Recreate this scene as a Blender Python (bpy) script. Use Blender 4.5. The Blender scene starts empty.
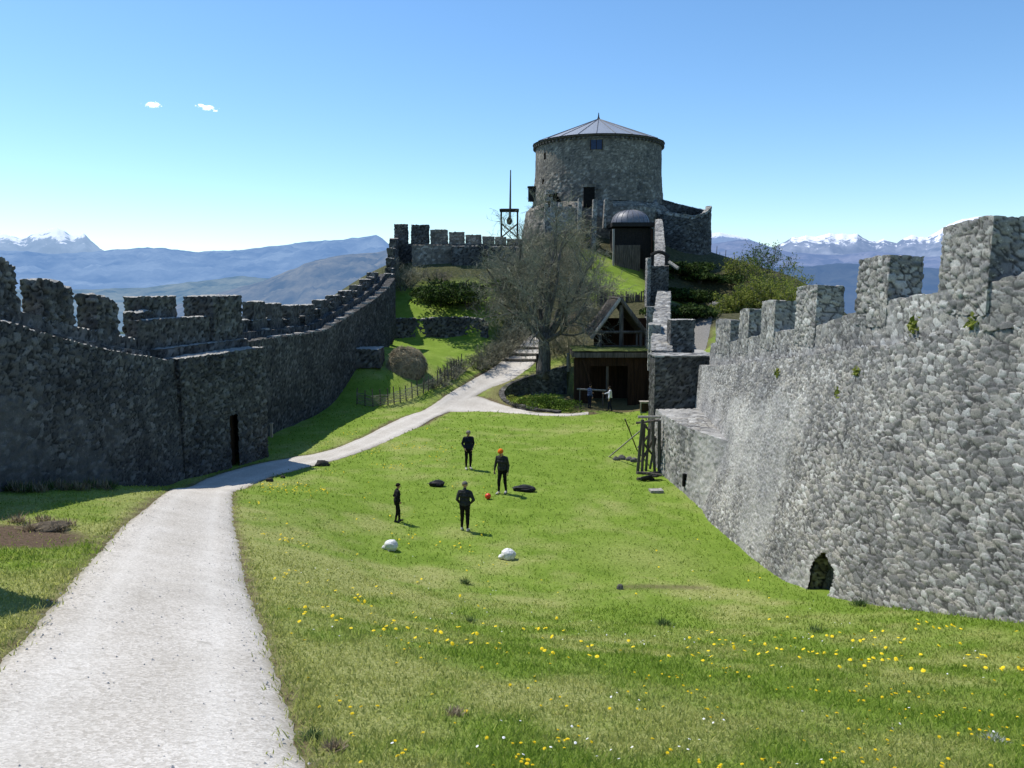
import bpy, math, random
import numpy as np
from mathutils import Vector, Matrix

random.seed(7)
R_ = np.random.default_rng(11)
scene = bpy.context.scene
COL = scene.collection

# ------------------------------------------------------------------ camera
F_PX = 780.0
PITCH = math.atan((384 - 285) / F_PX)
EYE = np.array([0.0, 0.0, 10.0])
cam_d = bpy.data.cameras.new('camera')
cam = bpy.data.objects.new('camera', cam_d)
COL.objects.link(cam)
cam.location = (0, 0, 10)
cam.rotation_euler = (math.pi / 2 - PITCH, 0, 0)
cam_d.sensor_width = 36.0
cam_d.lens = F_PX / 1024 * 36.0
cam_d.clip_start = 0.1
cam_d.clip_end = 60000
scene.camera = cam
scene.render.resolution_x, scene.render.resolution_y = 1024, 768
scene.view_settings.view_transform = 'Standard'
scene.view_settings.look = 'None'
scene.view_settings.exposure = 0

def ray(u, v):
    a = (u - 512) / F_PX
    b = (384 - v) / F_PX
    c, s = math.cos(PITCH), math.sin(PITCH)
    return np.array([a, c + b * s, -s + b * c])

def W(u, v, Y):                     # point seen at u,v that stands Y metres ahead
    d = ray(u, v)
    return EYE + d * (Y / d[1])

def G(u, v, z):                     # point seen at u,v that lies at height z
    d = ray(u, v)
    return EYE + d * ((z - 10.0) / d[2])

# ------------------------------------------------------------------ noise
def hsh(ix, iy, iz, k=0):
    h = (ix.astype(np.int64) * 374761393 + iy.astype(np.int64) * 668265263 + iz.astype(np.int64) * 2147483647 * 3 + k * 974711 + 12345) & 0xFFFFFFFF
    h = ((h ^ (h >> 13)) * 1274126177) & 0xFFFFFFFF
    h = ((h ^ (h >> 16)) * 2246822519) & 0xFFFFFFFF
    h = h ^ (h >> 15)
    return (h & 0xFFFFFF) / float(0x1000000)

def vnoise(P, k=0):                 # value noise, P (N,3)
    I = np.floor(P).astype(np.int64)
    f = P - I
    f = f * f * (3 - 2 * f)
    r = 0
    for dx in (0, 1):
        wx = f[:, 0] if dx else 1 - f[:, 0]
        for dy in (0, 1):
            wy = f[:, 1] if dy else 1 - f[:, 1]
            for dz in (0, 1):
                wz = f[:, 2] if dz else 1 - f[:, 2]
                r = r + wx * wy * wz * hsh(I[:, 0] + dx, I[:, 1] + dy, I[:, 2] + dz, k)
    return r

def fbm(P, oct=4, k=0):
    a, s, t = 0.5, 0, 0
    for o in range(oct):
        s = s + a * vnoise(P, k + o); t += a
        P = P * 2.03 + 7.7; a *= 0.5
    return s / t

def fbm2(x, y, sc, oct=4, k=0):
    x = np.asarray(x, float).ravel(); y = np.asarray(y, float).ravel()
    return fbm(np.stack([x / sc, y / sc, np.full_like(x, 0.37)], 1), oct, k)

def worley(P, k=0, jit=0.92):
    I = np.floor(P).astype(np.int64)
    n = len(P)
    f1 = np.full(n, 9.0); f2 = np.full(n, 9.0); idr = np.zeros(n); idr2 = np.zeros(n)
    for dx in (-1, 0, 1):
        for dy in (-1, 0, 1):
            for dz in (-1, 0, 1):
                cx, cy, cz = I[:, 0] + dx, I[:, 1] + dy, I[:, 2] + dz
                px = cx + 0.5 + jit * (hsh(cx, cy, cz, k + 1) - 0.5) - P[:, 0]
                py = cy + 0.5 + jit * (hsh(cx, cy, cz, k + 2) - 0.5) - P[:, 1]
                pz = cz + 0.5 + jit * (hsh(cx, cy, cz, k + 3) - 0.5) - P[:, 2]
                d = np.sqrt(px * px + py * py + pz * pz)
                near = d < f1
                f2 = np.where(near, f1, np.minimum(f2, d))
                f1 = np.where(near, d, f1)
                idr = np.where(near, hsh(cx, cy, cz, k + 4), idr)
                idr2 = np.where(near, hsh(cx, cy, cz, k + 5), idr2)
    return f1, f2, idr, idr2

def sstep(a, b, x):
    t = np.clip((x - a) / (b - a), 0, 1)
    return t * t * (3 - 2 * t)

# ------------------------------------------------------------------ objects
def mesh_np(name, verts, faces, attr=None, smooth=False):
    """faces: (M,k) int array or list of lists"""
    me = bpy.data.meshes.new(name)
    verts = np.asarray(verts, dtype=np.float32)
    if isinstance(faces, np.ndarray):
        m, k = faces.shape
        me.vertices.add(len(verts)); me.vertices.foreach_set('co', verts.ravel())
        me.loops.add(m * k); me.loops.foreach_set('vertex_index', faces.astype(np.int32).ravel())
        me.polygons.add(m)
        me.polygons.foreach_set('loop_start', np.arange(0, m * k, k, dtype=np.int32))
        me.polygons.foreach_set('loop_total', np.full(m, k, dtype=np.int32))
        me.update(calc_edges=True)
    else:
        me.from_pydata([tuple(map(float, v)) for v in verts], [], faces)
    if attr is not None:
        for an, ar in attr.items():
            ca = me.color_attributes.new(an, 'FLOAT_COLOR', 'POINT')
            c = np.ones((len(verts), 4), np.float32); c[:, :ar.shape[1]] = ar
            ca.data.foreach_set('color', c.ravel())
    me.polygons.foreach_set('use_smooth', np.full(len(me.polygons), smooth, dtype=bool))
    me.validate()
    return me

def put(name, me, mat, parent=None, label=None):
    o = bpy.data.objects.new(name, me)
    COL.objects.link(o)
    if mat is not None:
        for m in (mat if isinstance(mat, (list, tuple)) else [mat]):
            me.materials.append(m)
    if parent is not None:
        o.parent = parent
        M = parent.matrix_basis.copy(); q = parent.parent
        while q is not None:
            M = q.matrix_basis @ q_inv(parent) @ M if False else M
            q = q.parent
        if parent.type == 'EMPTY':
            o.matrix_parent_inverse = Matrix.Translation(-parent.location)
    if label: o['label'] = label
    return o

def q_inv(o): return o.matrix_parent_inverse

def thing(name, label, cat, loc=(0, 0, 0), group=None):
    o = bpy.data.objects.new(name, None)
    COL.objects.link(o)
    o.location = [float(c) for c in loc]
    o.empty_display_size = 0.3
    o['label'] = label; o['category'] = cat
    if group: o['group'] = group
    return o

def tag(o, label, cat, group=None, kind=None):
    o['label'] = label; o['category'] = cat
    if group: o['group'] = group
    if kind: o['kind'] = kind
    return o

class MB:
    """collects plain shapes into one mesh"""
    def __init__(s): s.v = []; s.f = []
    def add(s, v, f):
        b = len(s.v); s.v += [tuple(map(float, p)) for p in v]; s.f += [[i + b for i in q] for q in f]
        return s
    def box(s, c, d, rz=0.0, M=None):
        c = np.array(c, float); d = np.array(d, float) / 2
        P = np.array([[x, y, z] for x in (-1, 1) for y in (-1, 1) for z in (-1, 1)]) * d
        ca, sa = math.cos(rz), math.sin(rz)
        P = np.stack([P[:, 0] * ca - P[:, 1] * sa, P[:, 0] * sa + P[:, 1] * ca, P[:, 2]], 1) + c
        return s.add(P, [[0, 1, 3, 2], [4, 6, 7, 5], [0, 4, 5, 1], [2, 3, 7, 6], [0, 2, 6, 4], [1, 5, 7, 3]])
    def hexa(s, P):   # 8 points: 4 bottom ring, 4 top ring
        return s.add(P, [[3, 2, 1, 0], [4, 5, 6, 7], [0, 1, 5, 4], [1, 2, 6, 5], [2, 3, 7, 6], [3, 0, 4, 7]])
    def tube(s, pts, rad, k=8, jit=0.0):
        pts = np.array(pts, float); n = len(pts)
        rad = np.broadcast_to(np.array(rad, float), (n,))
        V = []
        for i in range(n):
            t = pts[min(i + 1, n - 1)] - pts[max(i - 1, 0)]; t = t / (np.linalg.norm(t) + 1e-9)
            a = np.array([0, 0, 1.0]) if abs(t[2]) < .9 else np.array([1.0, 0, 0])
            e1 = np.cross(t, a); e1 /= np.linalg.norm(e1); e2 = np.cross(t, e1)
            for j in range(k):
                an = 2 * math.pi * j / k
                r = rad[i] * (1 + jit * (random.random() - .5))
                V.append(pts[i] + r * (math.cos(an) * e1 + math.sin(an) * e2))
        Fc = [[i * k + j, i * k + (j + 1) % k, (i + 1) * k + (j + 1) % k, (i + 1) * k + j] for i in range(n - 1) for j in range(k)]
        Fc += [list(range(k))[::-1], [(n - 1) * k + j for j in range(k)]]
        return s.add(V, Fc)
    def ell(s, c, r, nu=14, nv=9, noise=0.0, sd=0, zmin=-1.0, crumple=0.0):
        V = []; 
        for i in range(nv + 1):
            th = math.pi * i / nv
            for j in range(nu):
                ph = 2 * math.pi * j / nu
                d = np.array([math.sin(th) * math.cos(ph), math.sin(th) * math.sin(ph), max(math.cos(th), zmin)])
                V.append(d)
        V = np.array(V)
        q = 1 + noise * (fbm(V * 1.7 + sd * 3.1, 3, sd) - .5) * 2 if noise else np.ones(len(V))
        if crumple: q = q + crumple * (1 - 2 * np.abs(2 * fbm(V * 3.6 + sd * 1.7, 4, sd + 40) - 1))
        V = V * q[:, None] * np.array(r) + np.array(c)
        Fc = [[i * nu + j, (i + 1) * nu + j, (i + 1) * nu + (j + 1) % nu, i * nu + (j + 1) % nu] for i in range(nv) for j in range(nu)]
        return s.add(V, Fc)
    def build(s, name, mat, parent=None, label=None, smooth=False):
        me = mesh_np(name, np.array(s.v), s.f, smooth=smooth)
        return put(name, me, mat, parent, label)

def segs_mesh(name, P0, P1, r0, r1, k=3):
    P0 = np.asarray(P0, float); P1 = np.asarray(P1, float); r0 = np.asarray(r0); r1 = np.asarray(r1)
    t = P1 - P0; t /= (np.linalg.norm(t, axis=1, keepdims=True) + 1e-9)
    a = np.where(np.abs(t[:, 2:3]) < .9, np.array([[0, 0, 1.0]]), np.array([[1.0, 0, 0]]))
    e1 = np.cross(t, a); e1 /= np.linalg.norm(e1, axis=1, keepdims=True); e2 = np.cross(t, e1)
    n = len(P0); V = np.zeros((n, 2 * k, 3))
    for j in range(k):
        an = 2 * math.pi * j / k
        d = math.cos(an) * e1 + math.sin(an) * e2
        V[:, j] = P0 + d * r0[:, None]; V[:, k + j] = P1 + d * r1[:, None]
    base = (np.arange(n) * 2 * k)[:, None]
    Fc = np.concatenate([base + np.array([[j, (j + 1) % k, k + (j + 1) % k, k + j]]) for j in range(k)], 0)
    return mesh_np(name, V.reshape(-1, 3), Fc)

# ------------------------------------------------------------------ materials
def new_mat(name):
    m = bpy.data.materials.new(name); m.use_nodes = True
    nt = m.node_tree; nt.nodes.clear()
    out = nt.nodes.new('ShaderNodeOutputMaterial')
    return m, nt, out

class N:
    """thin node helper"""
    def __init__(s, nt): s.nt = nt
    def n(s, t, **kw):
        o = s.nt.nodes.new(t)
        for k, v in kw.items():
            if hasattr(o, k): setattr(o, k, v)
            else: o.inputs[k].default_value = v
        return o
    def l(s, a, b): s.nt.links.new(a, b)
    def coord(s, kind='Object', scale=None):
        o = s.n('ShaderNodeTexCoord').outputs[kind]
        if scale is not None:
            m = s.n('ShaderNodeMapping'); m.inputs['Scale'].default_value = scale
            s.l(o, m.inputs['Vector']); o = m.outputs['Vector']
        return o
    def noise(s, vec, scale, detail=4, rough=.55):
        o = s.n('ShaderNodeTexNoise'); o.inputs['Scale'].default_value = scale
        o.inputs['Detail'].default_value = detail; o.inputs['Roughness'].default_value = rough
        s.l(vec, o.inputs['Vector']); return o.outputs['Fac']
    def ramp(s, fac, stops):
        o = s.n('ShaderNodeValToRGB'); e = o.color_ramp.elements
        while len(e) < len(stops): e.new(0.5)
        for i, (p, c) in enumerate(stops):
            e[i].position = p; e[i].color = (*c, 1) if len(c) == 3 else c
        s.l(fac, o.inputs['Fac']); return o.outputs['Color']
    def mix(s, fac, a, b, mode='MIX'):
        o = s.n('ShaderNodeMix'); o.data_type = 'RGBA'; o.blend_type = mode
        for inp, x in ((o.inputs['Factor'], fac), (o.inputs['A'] if False else o.inputs[6], a), (o.inputs[7], b)):
            if hasattr(x, 'is_linked') or isinstance(x, bpy.types.NodeSocket): s.l(x, inp)
            elif isinstance(x, (int, float)): inp.default_value = x if inp.type == 'VALUE' else (x, x, x, 1)
            else: inp.default_value = (*x, 1)
        return o.outputs[2]
    def math(s, op, a, b=0.0, clamp=False):
        o = s.n('ShaderNodeMath'); o.operation = op; o.use_clamp = clamp
        for inp, x in ((o.inputs[0], a), (o.inputs[1], b)):
            if isinstance(x, bpy.types.NodeSocket): s.l(x, inp)
            else: inp.default_value = x
        return o.outputs[0]
    def bsdf(s, color, rough=.9, spec=.2, normal=None):
        b = s.n('ShaderNodeBsdfPrincipled')
        if isinstance(color, bpy.types.NodeSocket): s.l(color, b.inputs['Base Color'])
        else: b.inputs['Base Color'].default_value = (*color, 1)
        if isinstance(rough, bpy.types.NodeSocket): s.l(rough, b.inputs['Roughness'])
        else: b.inputs['Roughness'].default_value = rough
        b.inputs['Specular IOR Level'].default_value = spec
        if normal is not None: s.l(normal, b.inputs['Normal'])
        return b
    def bump(s, h, dist=.02, strength=1.0):
        b = s.n('ShaderNodeBump'); b.inputs['Distance'].default_value = dist; b.inputs['Strength'].default_value = strength
        s.l(h, b.inputs['Height']); return b.outputs['Normal']

def simple_mat(name, c1, c2, scale=8, rough=.85, bump=.01, stretch=(1, 1, 1), spec=.2, lo=.3, hi=.7):
    m, nt, out = new_mat(name); k = N(nt)
    vec = k.coord('Object', stretch)
    f = k.noise(vec, scale, 5)
    col = k.ramp(f, [(lo, c1), (hi, c2)])
    f2 = k.noise(vec, scale * 4, 3)
    b = k.bsdf(col, rough, spec, k.bump(f2, bump) if bump else None)
    nt.links.new(b.outputs[0], out.inputs['Surface'])
    return m

def stone_mat(name, dark=(.06, .059, .057), mid=(.14, .137, .13), light=(.24, .235, .22), mortar=(.050, .049, .046), bright=1.0, moss=0.0, plaster=(.30, .295, .28), top=None):
    m, nt, out = new_mat(name); k = N(nt)
    at = k.n('ShaderNodeAttribute', attribute_name='st')
    sep = k.n('ShaderNodeSeparateColor'); k.l(at.outputs['Color'], sep.inputs[0])
    r, g, b_ = sep.outputs[0], sep.outputs[1], sep.outputs[2]
    geo = k.coord('Object')
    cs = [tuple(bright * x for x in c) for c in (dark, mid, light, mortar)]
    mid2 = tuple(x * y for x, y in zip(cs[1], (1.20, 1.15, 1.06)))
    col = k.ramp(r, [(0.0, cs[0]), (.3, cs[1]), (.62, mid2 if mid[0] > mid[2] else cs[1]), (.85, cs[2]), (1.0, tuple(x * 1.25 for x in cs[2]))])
    fine = k.noise(geo, 22, 6, .7)
    col = k.mix(.75, col, k.ramp(fine, [(.25, (.42, .42, .43)), (.5, (1, 1, 1)), (.75, (1.5, 1.48, 1.42))]), 'MULTIPLY')
    nl = k.noise(geo, .55, 4)
    stain = k.ramp(nl, [(.3, (.62, .63, .65)), (.7, (1.18, 1.17, 1.13))])
    mcol = k.mix(.6, cs[3], k.ramp(k.noise(geo, 40, 4, .7), [(.3, (.45, .45, .45)), (.7, (1.3, 1.3, 1.3))]), 'MULTIPLY')
    col = k.mix(g, col, mcol)  # mortar joints, darkened to carry the shade between the stones
    pcol = k.mix(.8, tuple(bright * x for x in plaster), k.ramp(k.noise(geo, 18, 6, .75), [(.3, (.45, .45, .46)), (.5, (.95, .95, .95)), (.7, (1.35, 1.35, 1.33))]), 'MULTIPLY')
    col = k.mix(b_, col, pcol)
    col = k.mix(1.0, col, stain, 'MULTIPLY')
    # pale lichen and dark algae spots
    li = k.noise(geo, 7, 5, .65)
    col = k.mix(k.math('MULTIPLY', k.ramp(li, [(.62, (0, 0, 0)), (.70, (1, 1, 1))]), .45), col, tuple(bright * x for x in (.42, .42, .38)))
    vt = k.n('ShaderNodeMapping'); vt.inputs['Scale'].default_value = (2.2, 2.2, .18); k.l(geo, vt.inputs['Vector'])
    dr = k.noise(vt.outputs['Vector'], 1.0, 4)
    col = k.mix(k.math('MULTIPLY', k.ramp(dr, [(.55, (0, 0, 0)), (.72, (1, 1, 1))]), .45), col, tuple(bright * x for x in (.045, .045, .043)))
    if moss:
        mo = k.noise(geo, 1.6, 5)
        col = k.mix(k.math('MULTIPLY', k.ramp(mo, [(.55, (0, 0, 0)), (.7, (1, 1, 1))]), moss), col, (.07, .085, .03))
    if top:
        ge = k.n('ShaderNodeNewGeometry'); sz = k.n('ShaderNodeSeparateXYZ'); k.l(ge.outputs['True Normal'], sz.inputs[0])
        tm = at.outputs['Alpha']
        col = k.mix(tm, col, k.mix(.7, top, k.ramp(fine, [(.3, (.5, .5, .5)), (.7, (1.3, 1.3, 1.3))]), 'MULTIPLY'))  # upper faces coloured pale to look sunlit
    hgt = k.math('ADD', fine, k.noise(geo, 60, 3))
    bs = k.bsdf(col, .95, .12, k.bump(hgt, .012))
    nt.links.new(bs.outputs[0], out.inputs['Surface'])
    return m
# ------------------------------------------------------------------ world and sun
SUN_EL, SUN_AZ = math.radians(58.5), math.atan2(-0.84, 0.54)      # azimuth measured from +Y towards +X
sun_dir = Vector((math.sin(SUN_AZ) * math.cos(SUN_EL), math.cos(SUN_AZ) * math.cos(SUN_EL), math.sin(SUN_EL)))
sd = bpy.data.lights.new('sun', 'SUN'); sd.energy = 5.0; sd.angle = math.radians(.53); sd.color = (1, .95, .87)
so = bpy.data.objects.new('sun', sd); COL.objects.link(so)
so.rotation_euler = sun_dir.to_track_quat('Z', 'Y').to_euler()
so.location = (-20, 10, 40)
wd = bpy.data.worlds.new('World'); scene.world = wd; wd.use_nodes = True
wn = wd.node_tree; wn.nodes.clear(); k = N(wn)
sky = k.n('ShaderNodeTexSky'); sky.sky_type = 'NISHITA'; sky.sun_disc = False
sky.sun_elevation = SUN_EL; sky.sun_rotation = SUN_AZ % (2 * math.pi)
sky.altitude = 600; sky.air_density = 1.0; sky.dust_density = .35; sky.ozone_density = 1.6
hs = k.n('ShaderNodeHueSaturation'); hs.inputs['Saturation'].default_value = 1.12; hs.inputs['Value'].default_value = 1.0
tint = k.mix(1.0, sky.outputs[0], (.95, 1.055, 1.12), 'MULTIPLY')
k.l(tint, hs.inputs['Color'])
bgd = k.n('ShaderNodeBackground'); bgd.inputs['Strength'].default_value = .16
k.l(hs.outputs[0], bgd.inputs['Color'])
wo = k.n('ShaderNodeOutputWorld'); k.l(bgd.outputs[0], wo.inputs['Surface'])

# ------------------------------------------------------------------ terrain
CP = []
def cz(u, v, z): CP.append(G(u, v, z))
def cy(u, v, Y): CP.append(W(u, v, Y))
def cx(x, y, z): CP.append(np.array([x, y, z], float))
for x in (-25, -10, 0, 10, 22): cx(x, -12, 8.4)
cx(0, 0, 8.25); cx(-4, 1, 8.0); cx(4, 1, 8.1); cx(-10, 2, 7.6); cx(10, 2, 6.6); cx(20, 5, 5.5)
# path down from the camera
cz(134, 660, 6.2); cz(156, 590, 5.5); cz(192, 500, 3.4); cz(275, 467, 1.75); cz(345, 448, 1.5)
cz(420, 415, 1.45); cz(470, 400, 1.55)
# bank right of path
cz(650, 768, 6.3); cz(1024, 768, 6.0); cz(350, 768, 6.6); cz(650, 660, 4.5); cz(400, 620, 3.6); cz(300, 560, 3.6)
cz(650, 592, 1.9); cz(500, 592, 2.1); cz(380, 565, 2.2); cz(800, 645, 3.3); cz(930, 640, 3.4); cz(300, 500, 2.5)
# right wall base
cz(1024, 625, 3.5); cz(900, 612, 2.6); cz(822, 600, 1.8); cz(760, 575, 1.1); cz(700, 520, .95); cz(660, 470, 1.1)
# lawn
for (u, v, z) in ((468, 468, 1.5), (503, 494, 1.5), (464, 531, 1.55), (397, 522, 1.6), (620, 440, 1.35), (540, 418, 1.4), (600, 490, 1.3), (440, 445, 1.5), (650, 540, 1.3), (560, 550, 1.5), (600, 410, 1.4)): cz(u, v, z)
# left wall base
cz(0, 490, 4.6); cz(160, 485, 2.3); cz(265, 460, 1.7); cz(20, 535, 5.0); cz(0, 610, 6.0); cz(300, 437, 1.7); cz(340, 420, 1.7)
cx(-15, 21, 4.6); cx(-16, 32, 2.2); cx(-16, 42, 1.7); cx(-14, 55, 2.4); cx(-14, 66, 5.5)
# left slope
cy(400, 402, 54.5); cy(370, 408, 52); cy(450, 385, 59); cy(408, 369, 59); cy(370, 372, 57); cy(395, 347, 69.5); cy(450, 347, 69)
cy(480, 376, 62); cy(500, 376, 62.5); cy(530, 352, 68); cy(543, 372, 62); cy(528, 334, 74); cy(575, 366, 62)
cx(-11, 72, 5.4); cx(-5, 72, 5.4); cx(-1, 74, 6.0)
cy(400, 300, 78); cy(400, 285, 81); cy(440, 288, 80); cy(430, 266, 84); cy(490, 266, 84); cy(500, 300, 78)
cx(-14, 80, 9.5); cx(-14, 88, 12.2); cx(-5, 95, 13.5); cx(0, 110, 14)
# centre rise to the keep
cy(570, 300, 78); cy(630, 294, 78); cy(630, 269, 90); cy(560, 250, 92); cy(598, 225, 99); cx(12, 108, 17.5); cx(12, 125, 16); cx(25, 115, 14.5)
cx(6, 66, 4.6); cx(9, 66, 5.0); cx(8, 72, 6.6)
# outside, right
cx(12, 45, 3.5); cx(13, 55, 5.0); cx(16, 64, 6.2); cx(16, 76, 8.2)
cy(698, 345, 62); cy(712, 318, 75); cy(722, 297, 88); cy(690, 268, 93); cy(735, 270, 108); cy(760, 312, 70); cy(790, 318, 66); cy(800, 280, 95)
cz(645,421,1.35); cx(9.4,50,1.4); cx(10.4,56,1.5); cx(-26,20,0); cx(-26,45,-3); cx(-26,70,1); cx(-24,90,6); cx(-40,40,-12); cx(-40,80,-8); cx(-20,100,9); cx(-30,5,2); cx(45,70,-2); cx(45,100,2); cx(40,30,-5); cx(5,135,8)
cx(16, 30, 1.5); cx(22, 40, 2.5); cx(30, 60, 4.5); cx(20, 15, 3.0)
CP = np.array(CP)
def _tps():
    n = len(CP); X = CP[:, :2]
    d = np.linalg.norm(X[:, None] - X[None], axis=2)
    K = np.where(d > 0, d * d * np.log(d + 1e-9), 0) + np.eye(n) * 1.2
    P = np.concatenate([np.ones((n, 1)), X], 1)
    A = np.block([[K, P], [P.T, np.zeros((3, 3))]])
    return np.linalg.solve(A, np.concatenate([CP[:, 2], np.zeros(3)]))
_w = _tps()
GARDEN = None
def poly_in(x, y, poly):
    c = np.zeros(len(x), bool); n = len(poly); j = n - 1
    for i in range(n):
        xi, yi = poly[i]; xj, yj = poly[j]
        c ^= ((yi > y) != (yj > y)) & (x < (xj - xi) * (y - yi) / (yj - yi + 1e-12) + xi)
        j = i
    return c
def terr0(x, y):
    x = np.asarray(x, float).ravel(); y = np.asarray(y, float).ravel()
    z = np.zeros(len(x))
    for s in range(0, len(x), 40000):
        xs, ys = x[s:s + 40000], y[s:s + 40000]
        d = np.sqrt((xs[:, None] - CP[:, 0]) ** 2 + (ys[:, None] - CP[:, 1]) ** 2)
        z[s:s + 40000] = np.where(d > 0, d * d * np.log(d + 1e-9), 0) @ _w[:-3] + _w[-3] + _w[-2] * xs + _w[-1] * ys
    r = np.sqrt((x - 2) ** 2 + (y - 55) ** 2)
    z = np.clip(z, -30, 20)
    t = sstep(58, 330, r)
    far = -170 + 60 * (fbm2(x, y, 900, 4, 3) - .5)
    z = z * (1 - t) + far * t
    return z
def terr(x, y, detail=True):
    x = np.asarray(x, float).ravel(); y = np.asarray(y, float).ravel()
    z = terr0(x, y)
    # dry-stone terrace step on the left slope
    m = sstep(-12.5, -11.5, x) * (1 - sstep(-2.6, -1.2, x))
    z = z + 1.35 * m * sstep(71.9, 72.2, y) * (1 - sstep(74.5, 79, y))
    if GARDEN is not None:
        gi = poly_in(x, y, GARDEN)
        z = np.where(gi, np.minimum(z, 1.38), z)
    if detail:
        z = z + .10 * (fbm2(x, y, 1.7, 3, 21) - .5) + .16 * (fbm2(x, y, 5.0, 3, 33) - .5)
    return z
def ground(u, v):
    """where the line of sight through u,v meets the terrain"""
    d = ray(u, v); lo, hi = None, None
    ts = np.concatenate([np.arange(2, 40, .25), np.arange(40, 120, .5)])
    P = EYE + d * ts[:, None]
    g = P[:, 2] - terr(P[:, 0], P[:, 1])
    i = int(np.argmax(g < 0))
    if i == 0: raise ValueError('no ground at %s %s' % (u, v))
    a, b = ts[i - 1], ts[i]
    for _ in range(18):
        m_ = (a + b) / 2; p = EYE + d * m_
        if p[2] < terr([p[0]], [p[1]])[0]: b = m_
        else: a = m_
    p = EYE + d * b
    return p
def on(x, y): return np.array([x, y, terr([x], [y])[0]])

# sunken forecourt of the barn
_gd = [ (566, 369), (540, 376), (520, 381), (506, 387), (500, 394), (505, 401), (518, 407), (536, 411), (560, 413)]
GPTS = [ground(u, v)[:2] for u, v in _gd]
RINGP = np.array(GPTS); RINGP = np.stack([np.interp(np.linspace(0, len(GPTS) - 1, 30), np.arange(len(GPTS)), RINGP[:, a]) for a in (0, 1)], 1)
GARDEN = [tuple(p) for p in GPTS] + [(6.2, 53.3), (10.3, 53.5), (10.6, 59.5), (5.0, 59.5)]

# path edges
PATH_L = [(-160, 800), (-100, 740), (-30, 690), (8, 655), (65, 590), (100, 550), (127, 522), (152, 503), (190, 486), (228, 471), (270, 461), (312, 454), (360, 438), (408, 415), (449, 393), (480, 375), (500, 362), (514, 350), (524, 340), (532, 333)]
PATH_R = [(312, 800), (296, 740), (281, 690), (270, 655), (247, 590), (239, 550), (234, 522), (232, 500), (240, 489), (268, 477), (309, 466), (333, 460), (370, 448), (410, 431), (447, 412), (484, 391), (512, 380), (530, 368), (541, 352), (549, 340)]
pl = np.array([ground(u, v)[:2] for u, v in PATH_L]); pr = np.array([ground(u, v)[:2] for u, v in PATH_R])
pl = np.concatenate([[[-4.6, -6], [-4.6, 1.5]], pl]); pr = np.concatenate([[[-1.4, -6], [-1.5, 1.5]], pr])
def resample(a, b, step):
    c = (a + b) / 2
    s = np.concatenate([[0], np.cumsum(np.linalg.norm(np.diff(c, axis=0), axis=1))])
    t = np.arange(0, s[-1], step)
    def cr(q):
        # smooth interpolation (Catmull-Rom style via numpy hermite)
        m_ = np.gradient(q, s, axis=0)
        i = np.clip(np.searchsorted(s, t, 'right') - 1, 0, len(s) - 2)
        h = (s[i + 1] - s[i]); x = (t - s[i]) / h
        h00 = 2 * x**3 - 3 * x**2 + 1; h10 = x**3 - 2 * x**2 + x; h01 = -2 * x**3 + 3 * x**2; h11 = x**3 - x**2
        return (h00[:, None] * q[i] + (h10 * h)[:, None] * m_[i] + h01[:, None] * q[i + 1] + (h11 * h)[:, None] * m_[i + 1])
    return cr(a), cr(b)
PL, PR = resample(pl, pr, .2)
BR_L = np.array([ground(u, v)[:2] for u, v in [(462, 396), (478, 396), (497, 402.5), (520, 409), (545, 413), (566, 413.6), (590, 411.5)]])
BR_R = np.array([ground(u, v)[:2] for u, v in [(446, 411), (470, 411.7), (492, 412), (520, 413.5), (545, 415.3), (566, 415.6), (590, 414)]])
BL, BRr = resample(BR_L, BR_R, .2)
# outer track on the right, beyond the walls
OT_L = np.array([W(u, v, Y)[:2] for u, v, Y in [(686, 352, 58), (695, 330, 68), (704, 312, 78), (712, 297, 88)]])
OT_R = np.array([W(u, v, Y)[:2] for u, v, Y in [(704, 352, 58), (712, 330, 68), (719, 312, 78), (726, 296, 88)]])
OL, OR = resample(OT_L, OT_R, .4)

def dist_to_band(x, y, L, Rr):
    """approx. signed distance outside a band given by its two edges (negative inside)"""
    c = (L + Rr) / 2; hw = np.linalg.norm(L - Rr, axis=1) / 2
    out = np.full(len(x), 99.0)
    sel = (x > c[:, 0].min() - 6) & (x < c[:, 0].max() + 6) & (y > c[:, 1].min() - 6) & (y < c[:, 1].max() + 6)
    idx = np.nonzero(sel)[0]
    for s in range(0, len(idx), 20000):
        q = idx[s:s + 20000]
        d = np.sqrt((x[q, None] - c[None, :, 0]) ** 2 + (y[q, None] - c[None, :, 1]) ** 2)
        j = np.argmin(d, 1)
        t = c[np.minimum(j + 1, len(c) - 1)] - c[np.maximum(j - 1, 0)]
        t = t / np.linalg.norm(t, axis=1, keepdims=True)
        dx, dy = x[q] - c[j, 0], y[q] - c[j, 1]
        perp = np.abs(dx * t[:, 1] - dy * t[:, 0])
        w_ = (Rr - L)[j]; wn_ = np.abs(w_[:, 0] * t[:, 1] - w_[:, 1] * t[:, 0]) / 2
        along = np.abs(dx * t[:, 0] + dy * t[:, 1])
        out[q] = np.maximum(perp - wn_, along - .6)
    return out
def path_dist(x, y):
    x = np.asarray(x, float).ravel(); y = np.asarray(y, float).ravel()
    return np.minimum(np.minimum(dist_to_band(x, y, PL, PR), dist_to_band(x, y, BL, BRr)), dist_to_band(x, y, OL, OR))

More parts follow.
